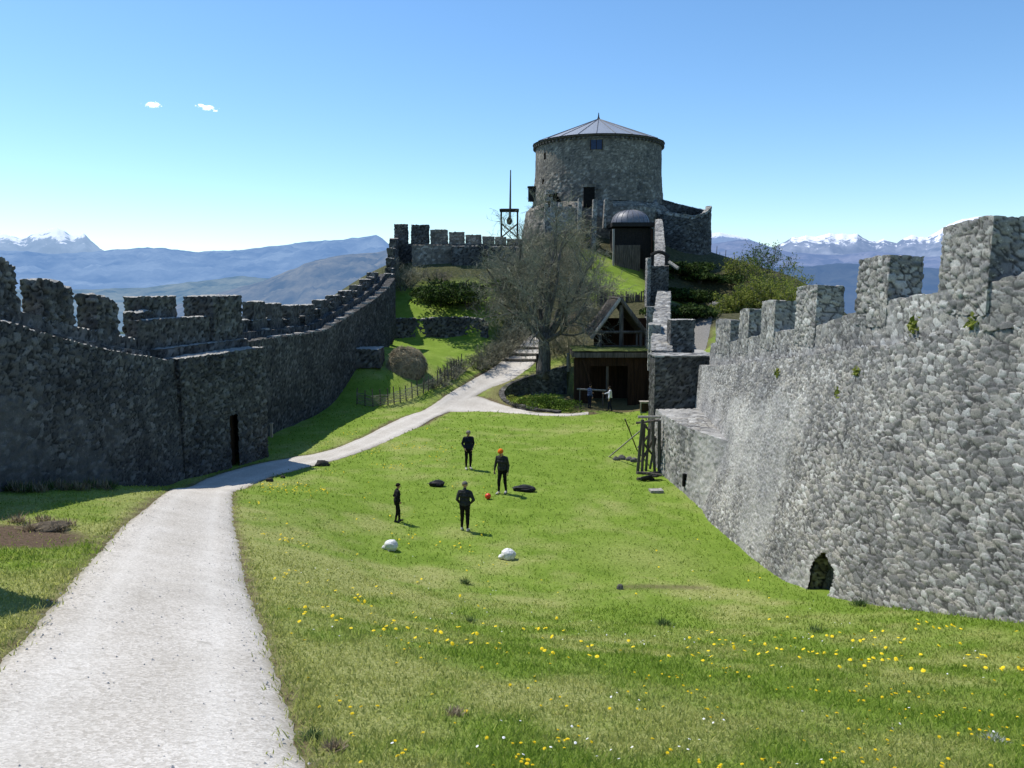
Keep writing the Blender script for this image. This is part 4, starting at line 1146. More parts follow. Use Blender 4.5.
for j in range(ny2 + 1):
    for i in range(nx2 + 1):
        x = c[0] - w / 2 + w * i / nx2; y = YB - .35 + 3.9 * j / ny2
        V.append((x, y, c[2] + h / 2 - .05 + .10 * fbm2([x], [y], .5, 3, 91)[0] - (.12 if j == 0 else 0)))
Fc = [[j * (nx2 + 1) + i, j * (nx2 + 1) + i + 1, (j + 1) * (nx2 + 1) + i + 1, (j + 1) * (nx2 + 1) + i] for j in range(ny2) for i in range(nx2)]
tf.add(V, Fc); tf.build('roof', M_TURF, bn, 'turf covered flat roof terrace', smooth=True)
MB().box((c[0], YB - .28, c[2] - .12), (w, .14, h * .62)).box((c[0], YB + 1.6, c[2] - .12), (w - .1, 3.6, h * .5)).build('fascia', M_WOODP if False else M_WOOD, bn)
# gable loft
YG = 58.6
ap, el, er = W(620.5, 297, YG), W(591, 337, YG), W(651.5, 338, YG)
Dg = 6.0
for nm, e_ in (('roof', el), ('roof', er)):
    n_ = np.array([-(ap[2] - e_[2]), 0, (ap[0] - e_[0])]); n_ = n_ / np.linalg.norm(n_); n_ = n_ * (1 if n_[2] > 0 else -1)
    mb = MB(); T = .22
    P = [e_, ap, ap + [0, Dg, 0], e_ + [0, Dg, 0]]
    mb.hexa([p - n_ * T for p in P] + P)
    o_ = mb.build(nm, M_WOOD, bn, 'steep weathered gable slope')
mb = MB(); mb.tube([el + [0, -.05, -.1], ap + [0, -.05, -.1]], .13, 6); mb.build('bargeboard', M_WOODP, bn)
mb = MB(); mb.tube([er + [0, -.05, -.1], ap + [0, -.05, -.1]], .13, 6); mb.build('bargeboard', M_WOOD, bn)
for (u, v0, v1, r_) in ((621.3, 305, 352, .17), (600, 330, 352, .14), (641, 330, 352, .13), (646, 334, 352, .10), (637, 334, 352, .09)):
    a_, b_ = W(u, v0, YG + .25), W(u, v1, YG + .25)
    MB().tube([b_ - [0, 0, .2], a_], r_, 7).build('post', M_WOOD, bn)
MB().tube([W(596, 332, YG + .2), W(648, 332, YG + .2)], .11, 6).build('beam', M_WOOD, bn)
MB().tube([W(604, 346, YG + .3), W(640, 346, YG + .3)], .06, 6).build('railing', M_WOOD, bn)
c, w, h = R2(594, 651, 318, 352, YG + 5.5); MB().box((c[0], YG + 5.5, c[2]), (w, .1, h)).build('rear_wall', M_WOODD, bn)
mb = MB()
for a_, b_ in (((583, 358), (594, 396)),): mb.tube([W(*a_, YB - .06), W(*b_, YB - .06)], .10, 6)
mb.build('brace', M_WOODD, bn)
MB().tube([W(607.5, 366, YB + .3), W(607, 399, YB + .3)], .11, 6).build('post', M_WOOD, bn)
# palisade fence on the bank above the barn
pf = thing('palisade', 'grey stick palisade along the foot of the small green slope', 'fence', tuple(W(624, 300, 76)))
mb = MB()
for i in range(70):
    u = 598 + 52 * i / 69; Y = 75.5 + random.uniform(-.1, .1)
    b_ = W(u, 306, Y); t2 = W(u + random.uniform(-.8, .8), 293 + random.uniform(-2, 2.5), Y)
    mb.tube([b_ - [0, 0, .8], t2], random.uniform(.03, .065), 5)
mb.build('pale', M_WOOD, pf)['kind'] = 'stuff'
mb = MB()
for v in (297, 302): mb.tube([W(598, v, 75.6), W(650, v, 75.6)], .05, 5)
mb.build('rail', M_WOOD, pf)
# ------------------------------------------------------------------ mountains
def mountain_mat(name, base1, base2, haze, f, snow_z=None, snow_amt=1.0, ns=.0016, rock=None):
    m, nt, out = new_mat(name); k = N(nt)
    geo = k.coord('Object')
    col = k.ramp(k.noise(geo, ns, 8, .62), [(.36, base1), (.62, base2)])
    col = k.mix(.5, col, k.ramp(k.noise(geo, ns * 9, 6, .7), [(.35, (.5, .5, .5)), (.65, (1.4, 1.4, 1.4))]), 'MULTIPLY')
    sn = None
    if snow_z:
        g = k.n('ShaderNodeNewGeometry'); sx = k.n('ShaderNodeSeparateXYZ'); k.l(geo, sx.inputs[0])
        sxn = k.n('ShaderNodeSeparateXYZ'); k.l(g.outputs['Normal'], sxn.inputs[0])
        nz = k.noise(geo, ns * 3.2, 8, .72)
        a = k.math('ADD', k.math('MULTIPLY', k.math('SUBTRACT', sx.outputs[2], snow_z[0]), 1.0 / (snow_z[1] - snow_z[0])), k.math('MULTIPLY', k.math('SUBTRACT', nz, .5), 3.2))
        a = k.math('ADD', a, k.math('MULTIPLY', k.math('SUBTRACT', sxn.outputs[2], .72), 2.2))
        sn = k.ramp(a, [(.42, (0, 0, 0)), (.62, (1, 1, 1))])
        if rock: col = k.mix(k.ramp(a, [(.0, (0, 0, 0)), (.3, (1, 1, 1))]), col, rock)
        col = k.mix(k.math('MULTIPLY', sn, snow_amt), col, (.85, .87, .9))
    d = k.n('ShaderNodeBsdfDiffuse'); k.l(col, d.inputs['Color'])
    e = k.n('ShaderNodeEmission'); e.inputs['Color'].default_value = (*haze, 1)  # distance haze put into the surface as a flat bluish glow
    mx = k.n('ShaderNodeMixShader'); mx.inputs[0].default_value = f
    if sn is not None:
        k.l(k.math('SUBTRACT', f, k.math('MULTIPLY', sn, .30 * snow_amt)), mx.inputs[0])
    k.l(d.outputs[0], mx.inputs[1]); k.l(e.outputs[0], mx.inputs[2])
    nt.links.new(mx.outputs[0], out.inputs['Surface'])
    return m

def ridge(name, pts, D, mat, label, near=.55, na=420, nr=46, rough=1.0, seed=0, zb=-180, jag=0.0):
    us = np.array([p[0] for p in pts], float); vs = np.array([p[1] for p in pts], float)
    u = np.linspace(us[0], us[-1], na)
    v = np.interp(u, us, vs)
    if jag:
        v = v + jag * (fbm2(u, u * 0 + seed, 9, 5, 200 + seed) - .5) * 2
    dirs = np.array([ray(a, b) for a, b in zip(u, v)])
    top = 10 + dirs[:, 2] / dirs[:, 1] * D
    ax = dirs[:, 0] / dirs[:, 1]
    rr = np.concatenate([np.linspace(near, 1.0, nr), np.linspace(1.03, 1.25, 8)])
    X = ax[None] * (rr * D)[:, None]; Y = np.repeat((rr * D)[:, None], na, 1)
    sh = np.where(rr <= 1, ((rr - near) / (1 - near)), 1 - (rr - 1) / .25 * .8)
    sh = np.clip(sh, 0, 1) ** 1.15
    sc = D * .055
    n = 1 - np.abs(2 * fbm2(X, Y, sc, 6, 50 + seed) - 1) * 1.7
    n = n.reshape(X.shape)
    n2 = fbm2(X, Y, sc * .25, 4, 70 + seed).reshape(X.shape) - .5
    H = zb + (top[None] - zb) * sh[:, None]
    w = np.clip(np.abs(1 - rr) / .12, 0, 1)[:, None]
    H = H + (n - .55) * (top[None] - zb) * .34 * rough * w * sh[:, None] ** .5 + n2 * (top[None] - zb) * .10 * rough * np.clip(np.abs(1 - rr) / .04, 0, 1)[:, None]
    # never rise above the skyline as seen from the ward
    cap = 10 + (top[None] - 10) * rr[:, None]
    H = np.where((rr < 1)[:, None], np.minimum(H, cap - 2), H)
    V = np.stack([X, Y, H], 2).reshape(-1, 3)
    a, b = X.shape
    ii = (np.arange(a - 1)[:, None] * b + np.arange(b - 1)[None]).ravel()
    Fq = np.stack([ii, ii + 1, ii + 1 + b, ii + b], 1)
    o = put(name, mesh_np(name, V, Fq, smooth=True), mat)
    o['kind'] = 'structure'; o['label'] = label
    return o

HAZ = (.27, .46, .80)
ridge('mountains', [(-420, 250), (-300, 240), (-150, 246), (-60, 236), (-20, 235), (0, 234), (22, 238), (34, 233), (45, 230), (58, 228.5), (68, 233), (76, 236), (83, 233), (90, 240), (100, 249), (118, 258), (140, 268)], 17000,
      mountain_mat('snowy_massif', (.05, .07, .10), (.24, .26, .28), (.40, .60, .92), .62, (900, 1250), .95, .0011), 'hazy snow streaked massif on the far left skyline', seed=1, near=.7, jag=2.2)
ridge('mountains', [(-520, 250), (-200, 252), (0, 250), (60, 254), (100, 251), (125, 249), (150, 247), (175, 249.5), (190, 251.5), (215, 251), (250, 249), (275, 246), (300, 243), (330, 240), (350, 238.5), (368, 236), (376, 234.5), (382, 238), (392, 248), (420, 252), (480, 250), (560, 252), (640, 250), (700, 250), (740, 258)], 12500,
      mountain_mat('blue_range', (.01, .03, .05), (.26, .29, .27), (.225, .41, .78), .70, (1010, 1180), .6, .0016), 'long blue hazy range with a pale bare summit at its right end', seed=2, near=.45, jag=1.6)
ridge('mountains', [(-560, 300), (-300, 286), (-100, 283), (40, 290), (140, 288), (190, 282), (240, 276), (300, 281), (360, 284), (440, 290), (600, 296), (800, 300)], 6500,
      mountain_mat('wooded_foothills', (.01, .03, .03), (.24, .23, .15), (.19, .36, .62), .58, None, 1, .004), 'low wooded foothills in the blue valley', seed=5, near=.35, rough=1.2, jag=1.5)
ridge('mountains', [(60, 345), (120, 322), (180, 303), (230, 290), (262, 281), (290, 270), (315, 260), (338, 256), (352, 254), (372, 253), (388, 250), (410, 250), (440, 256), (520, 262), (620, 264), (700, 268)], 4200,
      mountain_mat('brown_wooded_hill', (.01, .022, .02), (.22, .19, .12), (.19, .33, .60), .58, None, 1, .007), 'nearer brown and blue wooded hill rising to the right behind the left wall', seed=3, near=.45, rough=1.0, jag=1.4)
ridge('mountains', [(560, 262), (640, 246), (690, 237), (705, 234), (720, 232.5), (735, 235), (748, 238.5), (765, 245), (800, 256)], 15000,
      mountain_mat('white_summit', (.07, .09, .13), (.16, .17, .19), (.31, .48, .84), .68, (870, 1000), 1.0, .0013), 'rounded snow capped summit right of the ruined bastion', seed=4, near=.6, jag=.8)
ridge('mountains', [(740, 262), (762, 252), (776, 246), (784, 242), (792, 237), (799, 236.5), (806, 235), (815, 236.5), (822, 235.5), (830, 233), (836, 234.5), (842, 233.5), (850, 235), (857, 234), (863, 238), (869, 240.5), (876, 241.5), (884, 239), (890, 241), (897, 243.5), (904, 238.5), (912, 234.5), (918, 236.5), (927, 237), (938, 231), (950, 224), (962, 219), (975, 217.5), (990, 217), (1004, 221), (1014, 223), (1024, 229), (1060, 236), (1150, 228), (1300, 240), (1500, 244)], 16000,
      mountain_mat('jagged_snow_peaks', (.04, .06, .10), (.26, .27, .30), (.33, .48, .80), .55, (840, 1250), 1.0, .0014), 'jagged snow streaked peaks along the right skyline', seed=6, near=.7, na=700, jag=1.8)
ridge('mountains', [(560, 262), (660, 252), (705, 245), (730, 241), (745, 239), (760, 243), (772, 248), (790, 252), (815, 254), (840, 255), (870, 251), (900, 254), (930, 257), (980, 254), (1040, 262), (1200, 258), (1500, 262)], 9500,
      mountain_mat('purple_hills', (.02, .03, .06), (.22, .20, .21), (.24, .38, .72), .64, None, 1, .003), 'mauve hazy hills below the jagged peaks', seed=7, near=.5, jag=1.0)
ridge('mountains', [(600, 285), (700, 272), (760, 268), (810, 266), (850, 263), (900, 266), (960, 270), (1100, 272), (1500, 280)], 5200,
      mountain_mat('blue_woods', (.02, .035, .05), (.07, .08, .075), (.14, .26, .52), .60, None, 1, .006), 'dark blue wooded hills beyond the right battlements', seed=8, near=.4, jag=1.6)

# two small wisps of cloud
mc, nt, out = new_mat('cloud_vapour'); k = N(nt)
d1 = k.n('ShaderNodeBsdfDiffuse'); d1.inputs['Color'].default_value = (.95, .95, .95, 1)
t1 = k.n('ShaderNodeBsdfTranslucent'); t1.inputs['Color'].default_value = (.95, .95, .95, 1)
m1 = k.n('ShaderNodeMixShader'); m1.inputs[0].default_value = .5; k.l(d1.outputs[0], m1.inputs[1]); k.l(t1.outputs[0], m1.inputs[2])
tr_ = k.n('ShaderNodeBsdfTransparent'); m2 = k.n('ShaderNodeMixShader'); m2.inputs[0].default_value = .30
k.l(tr_.outputs[0], m2.inputs[1]); k.l(m1.outputs[0], m2.inputs[2]); em_ = k.n('ShaderNodeEmission'); em_.inputs['Strength'].default_value = .55; ad_ = k.n('ShaderNodeAddShader'); k.l(m1.outputs[0], ad_.inputs[0]); k.l(em_.outputs[0], ad_.inputs[1]); k.l(ad_.outputs[0], m2.inputs[2])  # added glow stands in for sunlight scattered inside the cloud
nt.links.new(m2.outputs[0], out.inputs['Surface'])
def cloud(u, v, wpx, hpx, sd, lab, tilt=0.0):
    D = 7000.0; c = W(u, v, D); s_ = D / F_PX; rc = np.random.default_rng(sd); mb = MB()
    for i in range(70):
        a = rc.normal(0, .26) * wpx; b = rc.normal(0, .16) * hpx * (1 - min(1, abs(a) / wpx * 1.6)) + a * tilt + 1.2 * math.sin(a * .8 + sd)
        r = (.5 + 1.4 * rc.random() ** 2) * (1.25 - min(1, abs(a) / wpx * 1.7))
        mb.ell((a * s_, rc.normal(0, 2) * s_, -b * s_), (r * 1.9 * s_, r * s_, r * .62 * s_), 10, 7, .3, i)
    o = mb.build('cloud', mc, smooth=True); o.location = c
    return tag(o, lab, 'cloud', 'two small clouds in the clear sky')
cloud(153, 105, 16, 5, 1, 'small compact puff of cloud, the left one of the two wisps')
cloud(207, 107.5, 20, 5, 2, 'small ragged slanting cloud, the right one of the two wisps', .16)

# ------------------------------------------------------------------ vegetation
def leaf_mat(name, c1, c2, c3, trans=.35):
    m, nt, out = new_mat(name); k = N(nt)
    g = k.n('ShaderNodeNewGeometry')
    geo = k.coord('Object')
    col = k.ramp(k.math('ADD', k.math('MULTIPLY', g.outputs['Random Per Island'], .6), k.math('MULTIPLY', k.noise(geo, .9, 4), .5)), [(.25, c1), (.55, c2), (.85, c3)])
    b = k.bsdf(col, .8, .15)
    t = k.n('ShaderNodeBsdfTranslucent'); k.l(col, t.inputs['Color'])
    mx = k.n('ShaderNodeMixShader'); mx.inputs[0].default_value = trans
    k.l(b.outputs[0], mx.inputs[1]); k.l(t.outputs[0], mx.inputs[2]); nt.links.new(mx.outputs[0], out.inputs['Surface'])
    return m
M_BARK = simple_mat('grey_bark', (.05, .047, .04), (.22, .205, .18), 7, .95, .03, (1, 1, .35))
M_TWIG = simple_mat('grey_twigs', (.12, .118, .08), (.34, .33, .235), 1.3, .95, 0)
M_TWIGB = simple_mat('brown_twigs', (.10, .088, .066), (.28, .24, .18), 1.1, .95, 0)
M_LEAFD = leaf_mat('dark_leaves', (.010, .018, .005), (.030, .055, .011), (.075, .12, .025), .25)
M_LEAFY = leaf_mat('spring_leaves', (.10, .14, .02), (.20, .24, .04), (.33, .35, .09), .45)
M_LEAFG = leaf_mat('green_leaves', (.03, .065, .008), (.065, .13, .016), (.12, .19, .03), .35)

def grow(rg, p, d, L, r, lev, cfg, out):
    """recursive bare branch; out collects (p0,p1,r0,r1,level)"""
    ns, wob, up = cfg['seg'][lev], cfg['wob'][lev], cfg['up'][lev]
    pts = [p]; ds = []
    for i in range(ns):
        d = d + rg.normal(0, wob, 3) + np.array([0, 0, up]); d /= np.linalg.norm(d)
        q = pts[-1] + d * L / ns
        r0 = r * (1 - .62 * i / ns); r1 = r * (1 - .62 * (i + 1) / ns)
        out.append((pts[-1], q, r0, r1, lev)); pts.append(q); ds.append(d)
    if lev + 1 >= len(cfg['seg']): return
    nch = cfg['n'][lev + 1]
    for c in range(nch):
        f = cfg['from'][lev] + (1 - cfg['from'][lev]) * (c + rg.random()) / nch
        i = min(int(f * ns), ns - 1); t = f * ns - i
        q = pts[i] * (1 - t) + pts[i + 1] * t
        dd = ds[i]
        a = rg.normal(0, 1, 3); a -= dd * (a @ dd); a /= np.linalg.norm(a)
        an = math.radians(cfg['ang'][lev + 1]) * (.7 + .6 * rg.random())
        nd = dd * math.cos(an) + a * math.sin(an)
        grow(rg, q, nd, cfg['len'][lev + 1] * (.6 + .6 * rg.random()) * (1.15 - .5 * f), max(r * (1 - .6 * f) * cfg['rad'][lev + 1], cfg['rmin']), lev + 1, cfg, out)
def branch_obj(name, B, mat, parent, k, label=None):
    P0 = np.array([b[0] for b in B]); P1 = np.array([b[1] for b in B])
    o = put(name, segs_mesh(name, P0, P1, np.array([b[2] for b in B]), np.array([b[3] for b in B]), k), mat, parent, label)
    return o

# the big bare tree
TB = ground(543.5, 373)
tr = thing('bare_tree', 'big leafless grey tree with a wide twiggy crown where the path reaches the barn', 'tree', tuple(TB))
rg = np.random.default_rng(5)
trunk, crown = [], []
h0 = 2.9
mb = MB(); mb.tube([TB + [0, 0, -.4], TB + [.02, 0, .35], TB + [.08, 0, 1.3], TB + [.0, .05, 2.2], TB + [.02, .05, 3.2]], [.72, .56, .47, .46, .40], 12, .18)
mb.build('trunk', M_BARK, tr, smooth=True)
cfg = dict(seg=[7, 5, 4, 3, 2], wob=[.13, .17, .2, .22, .25], up=[.05, .05, .04, .03, .0], n=[0, 8, 8, 5, 3], ang=[0, 48, 48, 45, 40], len=[0, 3.6, 2.0, 1.0, .5], rad=[0, .50, .50, .55, .6], rmin=.0125)
cfg['from'] = [.22, .2, .15, .1]
LIMBS = [((-.75, .1, .75), 6.3), ((-.45, -.4, 1.0), 7.2), ((-.15, .35, 1.15), 8.4), ((.12, -.25, 1.2), 8.8), ((.42, .25, 1.05), 7.6), ((.75, -.12, .72), 7.0), ((.15, .75, .8), 6.5), ((-.25, -.75, .7), 5.8), ((.62, .5, .62), 6.2), ((-.85, .3, .42), 5.4), ((.55, -.5, .45), 4.6)]
B = []
for d, L in LIMBS:
    d = np.array(d); d /= np.linalg.norm(d)
    grow(rg, TB + [.02, .05, h0 - rg.random() * .5], d, L * (1.0 + .18 * max(0, d[2])), .21, 0, cfg, B)
big = [b for b in B if b[4] <= 1]; small = [b for b in B if b[4] > 1]
cr = branch_obj('crown', big, M_BARK, tr, 6)
tw_ = branch_obj('twigs', small, M_TWIG, cr, 3)

def bare_bush(label, base, H, Wd, seed, mat=None, dens=1.0, group=None, name='bare_shrub', leaves=None, nl=0, ls=.1):
    rg = np.random.default_rng(seed)
    root = thing(name, label, 'shrub', tuple(base), group)
    B = []
    cf = dict(seg=[4, 3, 2], wob=[.16, .22, .25], up=[.04, .03, .02], n=[0, int(6 * dens), 4], ang=[0, 42, 42], len=[0, H * .42, H * .2], rad=[0, .5, .6], rmin=.013)
    cf['from'] = [.15, .15]
    for i in range(int(13 * dens)):
        a = rg.random() * 2 * math.pi; q = rg.random() ** .5
        d = np.array([math.cos(a) * q * Wd / H * .75, math.sin(a) * q * Wd / H * .75, 1.0]); d /= np.linalg.norm(d)
        p = np.array(base) + np.array([math.cos(a), math.sin(a), 0]) * q * Wd * .22 + [0, 0, -.2]
        grow(rg, p, d, H * (.6 + .35 * rg.random()), .035, 0, cf, B)
    st = [b for b in B if b[4] == 0]; tg = [b for b in B if b[4] > 0]
    branch_obj('stem', st, M_BARK if mat is None else mat, root, 4)['kind'] = 'stuff'
    branch_obj('crown', tg, M_TWIG if mat is None else mat, root, 3)
    if leaves is not None:
        ends = np.array([b[1] for b in tg]); c = ends[rg.integers(0, len(ends), nl)] + rg.normal(0, .09 * H / 3, (nl, 3))
        leaf_quads('foliage', c, ls, leaves, root, rg)
    return root
def leaf_quads(name, c, size, mat, parent, rg):
    n = len(c)
    a = rg.normal(0, 1, (n, 3)); a /= np.linalg.norm(a, axis=1, keepdims=True)
    b = np.cross(a, rg.normal(0, 1, (n, 3))); b /= np.linalg.norm(b, axis=1, keepdims=True)
    s = size * (.5 + rg.random((n, 1)))
    V = np.stack([c - a * s, c + b * s * .5, c + a * s, c - b * s * .5], 1).reshape(-1, 3)
    Fq = (np.arange(n) * 4)[:, None] + np.arange(4)[None]
    return put(name, mesh_np(name, V, Fq), mat, parent)
def leafy_bush(label, base, H, Wd, seed, mat, n=2600, ls=.15, group=None, name='shrub', flat=1.0):
    rg = np.random.default_rng(seed)
    root = thing(name, label, 'shrub', tuple(base), group)
    lob = [(rg.normal(0, .30, 2) * Wd, (.30 + .5 * rg.random()) * H, (.22 + .16 * rg.random()) * Wd) for _ in range(9)]
    C = []
    for (xy, z, r) in lob:
        m_ = n // 9
        d = rg.normal(0, 1, (m_, 3)); d /= np.linalg.norm(d, axis=1, keepdims=True)
        rr = r * (.55 + .55 * rg.random((m_, 1)))
        p = d * rr * np.array([1, 1, min(1.0, .75 * H / Wd * 1.3)]) + np.array([xy[0], xy[1], z])
        C.append(p)
    C = np.concatenate(C); C = C[C[:, 2] > -.1] + np.array(base)
    B = []
    for i in range(10):
        a = rg.random() * 6.28; d = np.array([math.cos(a) * .5, math.sin(a) * .5, 1]); d /= np.linalg.norm(d)
        B.append((np.array(base) - [0, 0, .2], np.array(base) + d * H * .7, .05, .02, 0))
    branch_obj('stem', B, M_BARK, root, 4)
    leaf_quads('foliage', C, ls, mat, root, rg)
    return root

def gb(u, v): return ground(u, v)
# dark bushes on the left slope
for i, (u, v, h, w, lab) in enumerate(((440, 306, 2.6, 4.6, 'dark green bush in the middle of the slope below the terrace wall'), (468, 309, 3.4, 5.0, 'dark green bush on the slope next to the bare tree'))):
    leafy_bush(lab, gb(u, v), h * .8, w, 20 + i, M_LEAFD, 3600, .15, 'dark bushes below the terrace wall')
bare_bush('dense pale grey leafless bush under the left end of the terrace wall', gb(402, 289), 3.0, 3.4, 31, None, 2.0)
bare_bush('dry brownish bush top beside the pale terrace wall', gb(436, 282), 1.7, 3.6, 32, M_TWIGB, 1.8)
SC = [(486, 312, 3.2, 3.4), (505, 318, 3.4, 3.4), (494, 292, 3.2, 3.6), (520, 300, 3.8, 3.6), (505, 276, 3.0, 3.4), (538, 290, 4.0, 3.6), (535, 262, 3.8, 3.6), (528, 248, 3.6, 3.4), (556, 270, 4.0, 3.8), (550, 250, 3.2, 3.4), (578, 290, 3.6, 3.6), (594, 300, 2.8, 3.0), (590, 270, 3.4, 3.6), (572, 318, 3.4, 3.2), (588, 325, 2.8, 2.6), (560, 332, 3.0, 3.0), (556, 352, 2.4, 2.4), (570, 356, 2.2, 2.2), (575, 250, 3.0, 3.4)]
for i, (u, v, h, w) in enumerate(SC):
    bare_bush('leafless grey brown scrub shrub covering the bank between the bare tree and the keep', gb(u, v), h, w, 40 + i, M_TWIG if i % 3 else M_TWIGB, 1.25, 'leafless scrub below the keep')
for i, (u, v, h, w, lab) in enumerate(((478, 369, 1.7, 2.2, 'twiggy grey hedge shrub at the lower end of the hedge beside the path'), (490, 363, 1.9, 2.2, 'twiggy grey hedge shrub, second up the path from the fence end'), (502, 357, 2.0, 2.2, 'twiggy grey hedge shrub in the middle of the hedge beside the path'), (512, 350, 2.1, 2.2, 'twiggy grey hedge shrub near the top bend of the path'), (520, 341, 2.2, 2.2, 'twiggy grey hedge shrub highest beside the path'))):
    bare_bush(lab, gb(u, v), h, w, 80 + i, None, 1.7, 'hedge along the path')
for i, (u, v, h, w, lab) in enumerate(((437, 386, 1.0, 1.7, 'low leafless thicket grown through the woven fence, lower one'), (450, 378, 1.3, 1.8, 'leafless thicket grown through the woven fence, middle one'), (459, 371, 1.4, 1.6, 'leafless thicket at the upper end of the woven fence'))):
    bare_bush(lab, gb(u, v), h, w, 90 + i, None, 1.6, 'thicket in the woven fence')
bare_bush('shrub budding fresh yellow green among bare twigs below the keep', gb(566, 262), 4.2, 3.6, 101, M_TWIG, 1.2, None, 'budding_shrub', M_LEAFY, 900, .085)
RS = [(733, 312, 74, 2.6, 2.8), (748, 316, 76, 3.8, 3.2), (766, 318, 74, 4.2, 3.4), (786, 318, 72, 3.4, 3.0), (742, 296, 90, 3.6, 3.2), (764, 290, 92, 4.4, 4.0), (782, 296, 88, 3.6, 3.6), (800, 305, 84, 3.2, 3.4)]
for i, (u, v, Y, h, w) in enumerate(RS):
    p = W(u, v, Y); p[2] = terr([p[0]], [p[1]])[0]
    bare_bush('thin spring shrub with yellow green buds outside the right battlements', p, h, w, 110 + i, M_TWIGB if i % 2 else M_TWIG, 1.3, 'spring shrubs outside the right wall', 'spring_shrub', M_LEAFY if i != 5 else M_LEAFG, 4200 if i < 4 else 2400, .10)
# stakes of a little vineyard behind
for i in range(22):
    u = 716 + 3.0 * i; Y = 106 + (i % 3) * 3
    p = W(u, 268, Y); z = terr([p[0]], [Y])[0]
    o = MB().tube([(p[0], Y, z - .1), (p[0] + .05, Y, z + 1.5)], [.05, .04], 5).build('stake', M_WOOD)
    tag(o, 'slim grey vineyard stake on the field edge beyond the track', 'stake', 'vineyard stakes beyond the track')
for i, (u, v, Y, h, w, lab) in enumerate(((672, 322, 58, 1.5, 3.4, 'dark bush added as shade, lowest beside the climbing wall, above the cross wall'), (680, 305, 68, 1.5, 4.2, 'dark bush added as shade left of the outer track'), (676, 288, 80, 1.3, 4.2, 'dark bush added as shade behind the small turret'), (694, 288, 82, 1.4, 5.0, 'dark bush added as shade below the ruined bastion beside the track'), (700, 276, 90, 1.4, 5.0, 'dark bush added as shade at the right foot of the ruined bastion'), (682, 270, 91, 1.5, 4.5, 'dark bush added as shade at the middle foot of the ruined bastion'))):  # dark bushes added to stand for the bastion's shadow on this slope
    p = W(u, v, Y); p[2] = terr([p[0]], [p[1]])[0]
    leafy_bush(lab, p, h, w, 160 + i, M_LEAFD, 4200, .17, 'dark bushes added as shade below the ruined bastion')
# bed in the sunken forecourt
for i, (u, v, h, w, mt, lab) in enumerate(((522, 406, .8, 1.4, M_LEAFY, 'yellow flowering clump at the left end of the sunken bed'), (535, 409, 1.0, 1.9, M_LEAFG, 'green clump in the middle of the sunken bed'), (549, 410, 1.0, 1.9, M_LEAFG, 'fresh green clump right of the middle of the sunken bed'), (563, 411, .7, 1.8, M_LEAFG, 'low green clump at the barn end of the sunken bed'))):
    p = G(u, v, 1.38); leafy_bush(lab, p, h, w, 130 + i, mt, 1500, .06, 'plants in the sunken bed', 'bedding_plant')
# weeds rooted in the masonry of the right wall
for i, (u, v, Y, s_, lab) in enumerate(((857, 372, 21.6, .22, 'yellow green weed sprouting from the right wall under the second merlon'), (778, 373, 27.6, .2, 'small weed on the ledge of the right wall near its middle'), (837, 392, 22.5, .16, 'faint weed tuft low on the right wall below the ledge'), (915, 326, 18.9, .24, 'grassy weed in the parapet between the two nearest merlons'), (972, 324, 16.9, .2, 'grassy weed at the foot of the tallest merlon'))):
    best = wall_hit(u, v)
    if best is None: continue
    rgw = np.random.default_rng(150 + i); n = 46
    c = best + rgw.normal(0, s_ * .5, (n, 3)) * np.array([.3, 1, .8])
    o = leaf_quads('wall_weed', c, s_ * .42, M_LEAFY, None, rgw); tag(o, lab, 'weed', 'weeds in the right wall')

# ------------------------------------------------------------------ fence, mound, rocks
fe = thing('wattle_fence', 'rough woven stick fence running beside the path up the left slope', 'fence', tuple(gb(410, 398)))
fpts = [gb(u, v) for u, v in ((357, 404), (370, 407), (385, 406), (400, 402.5), (414, 397.5), (428, 391.5), (441, 384.5), (453, 376.5), (461, 369))]
fpts = np.array(fpts); fs = np.concatenate([[0], np.cumsum(np.linalg.norm(np.diff(fpts, axis=0), axis=1))])
npst = 22
for i in range(npst):
    t = fs[-1] * i / (npst - 1); p = [np.interp(t, fs, fpts[:, a]) for a in range(3)]
    lean = np.array([random.uniform(-.08, .08), random.uniform(-.08, .08), 0])
    MB().tube([np.array(p) - [0, 0, .2], np.array(p) + lean + [0, 0, random.uniform(1.0, 1.35)]], [.05, .038], 6).build('post', M_WOOD, fe)
mb = MB()
for j in range(9):
    z = .1 + j * .085; pts = []
    for i in range(60):
        t = fs[-1] * i / 59; p = np.array([np.interp(t, fs, fpts[:, a]) for a in range(3)])
        pts.append(p + [random.uniform(-.05, .05), .06 * math.sin(i * 1.3 + j * math.pi), z + random.uniform(-.05, .05)])
    mb.tube(pts, .022, 4)
mb.build('wattle', M_TWIG, fe)

hp = gb(407, 369)
hm = MB(); hm.ell(hp + [0, 0, -.1], (1.5, 1.35, 1.55), 40, 26, .34, 4)
hay_mat = simple_mat('old_straw', (.10, .08, .05), (.38, .31, .20), 9, 1, .06, (1, 1, .5))
hs_ = thing('hay_mound', 'rounded brown mound of old hay on the green left slope', 'mound', tuple(hp))
hm.build('heap', hay_mat, hs_, smooth=True)
rg = np.random.default_rng(8); n = 4200
d = rg.normal(0, 1, (n, 3)); d[:, 2] = np.abs(d[:, 2]); d /= np.linalg.norm(d, axis=1, keepdims=True)
c = hp + d * np.array([1.47, 1.32, 1.5]) * (1 + .34 * (fbm(d * 1.7 + 12.4, 3, 4) - .5) * 2)[:, None]; t = np.cross(d, rg.normal(0, 1, (n, 3))) * .22 + [0, 0, -.06] + d * .1
put('straw', segs_mesh('straw', c - t, c + t, np.full(n, .012), np.full(n, .006), 3), simple_mat('straw', (.22, .18, .11), (.50, .43, .29), 3, 1, 0), hs_)['kind'] = 'stuff'

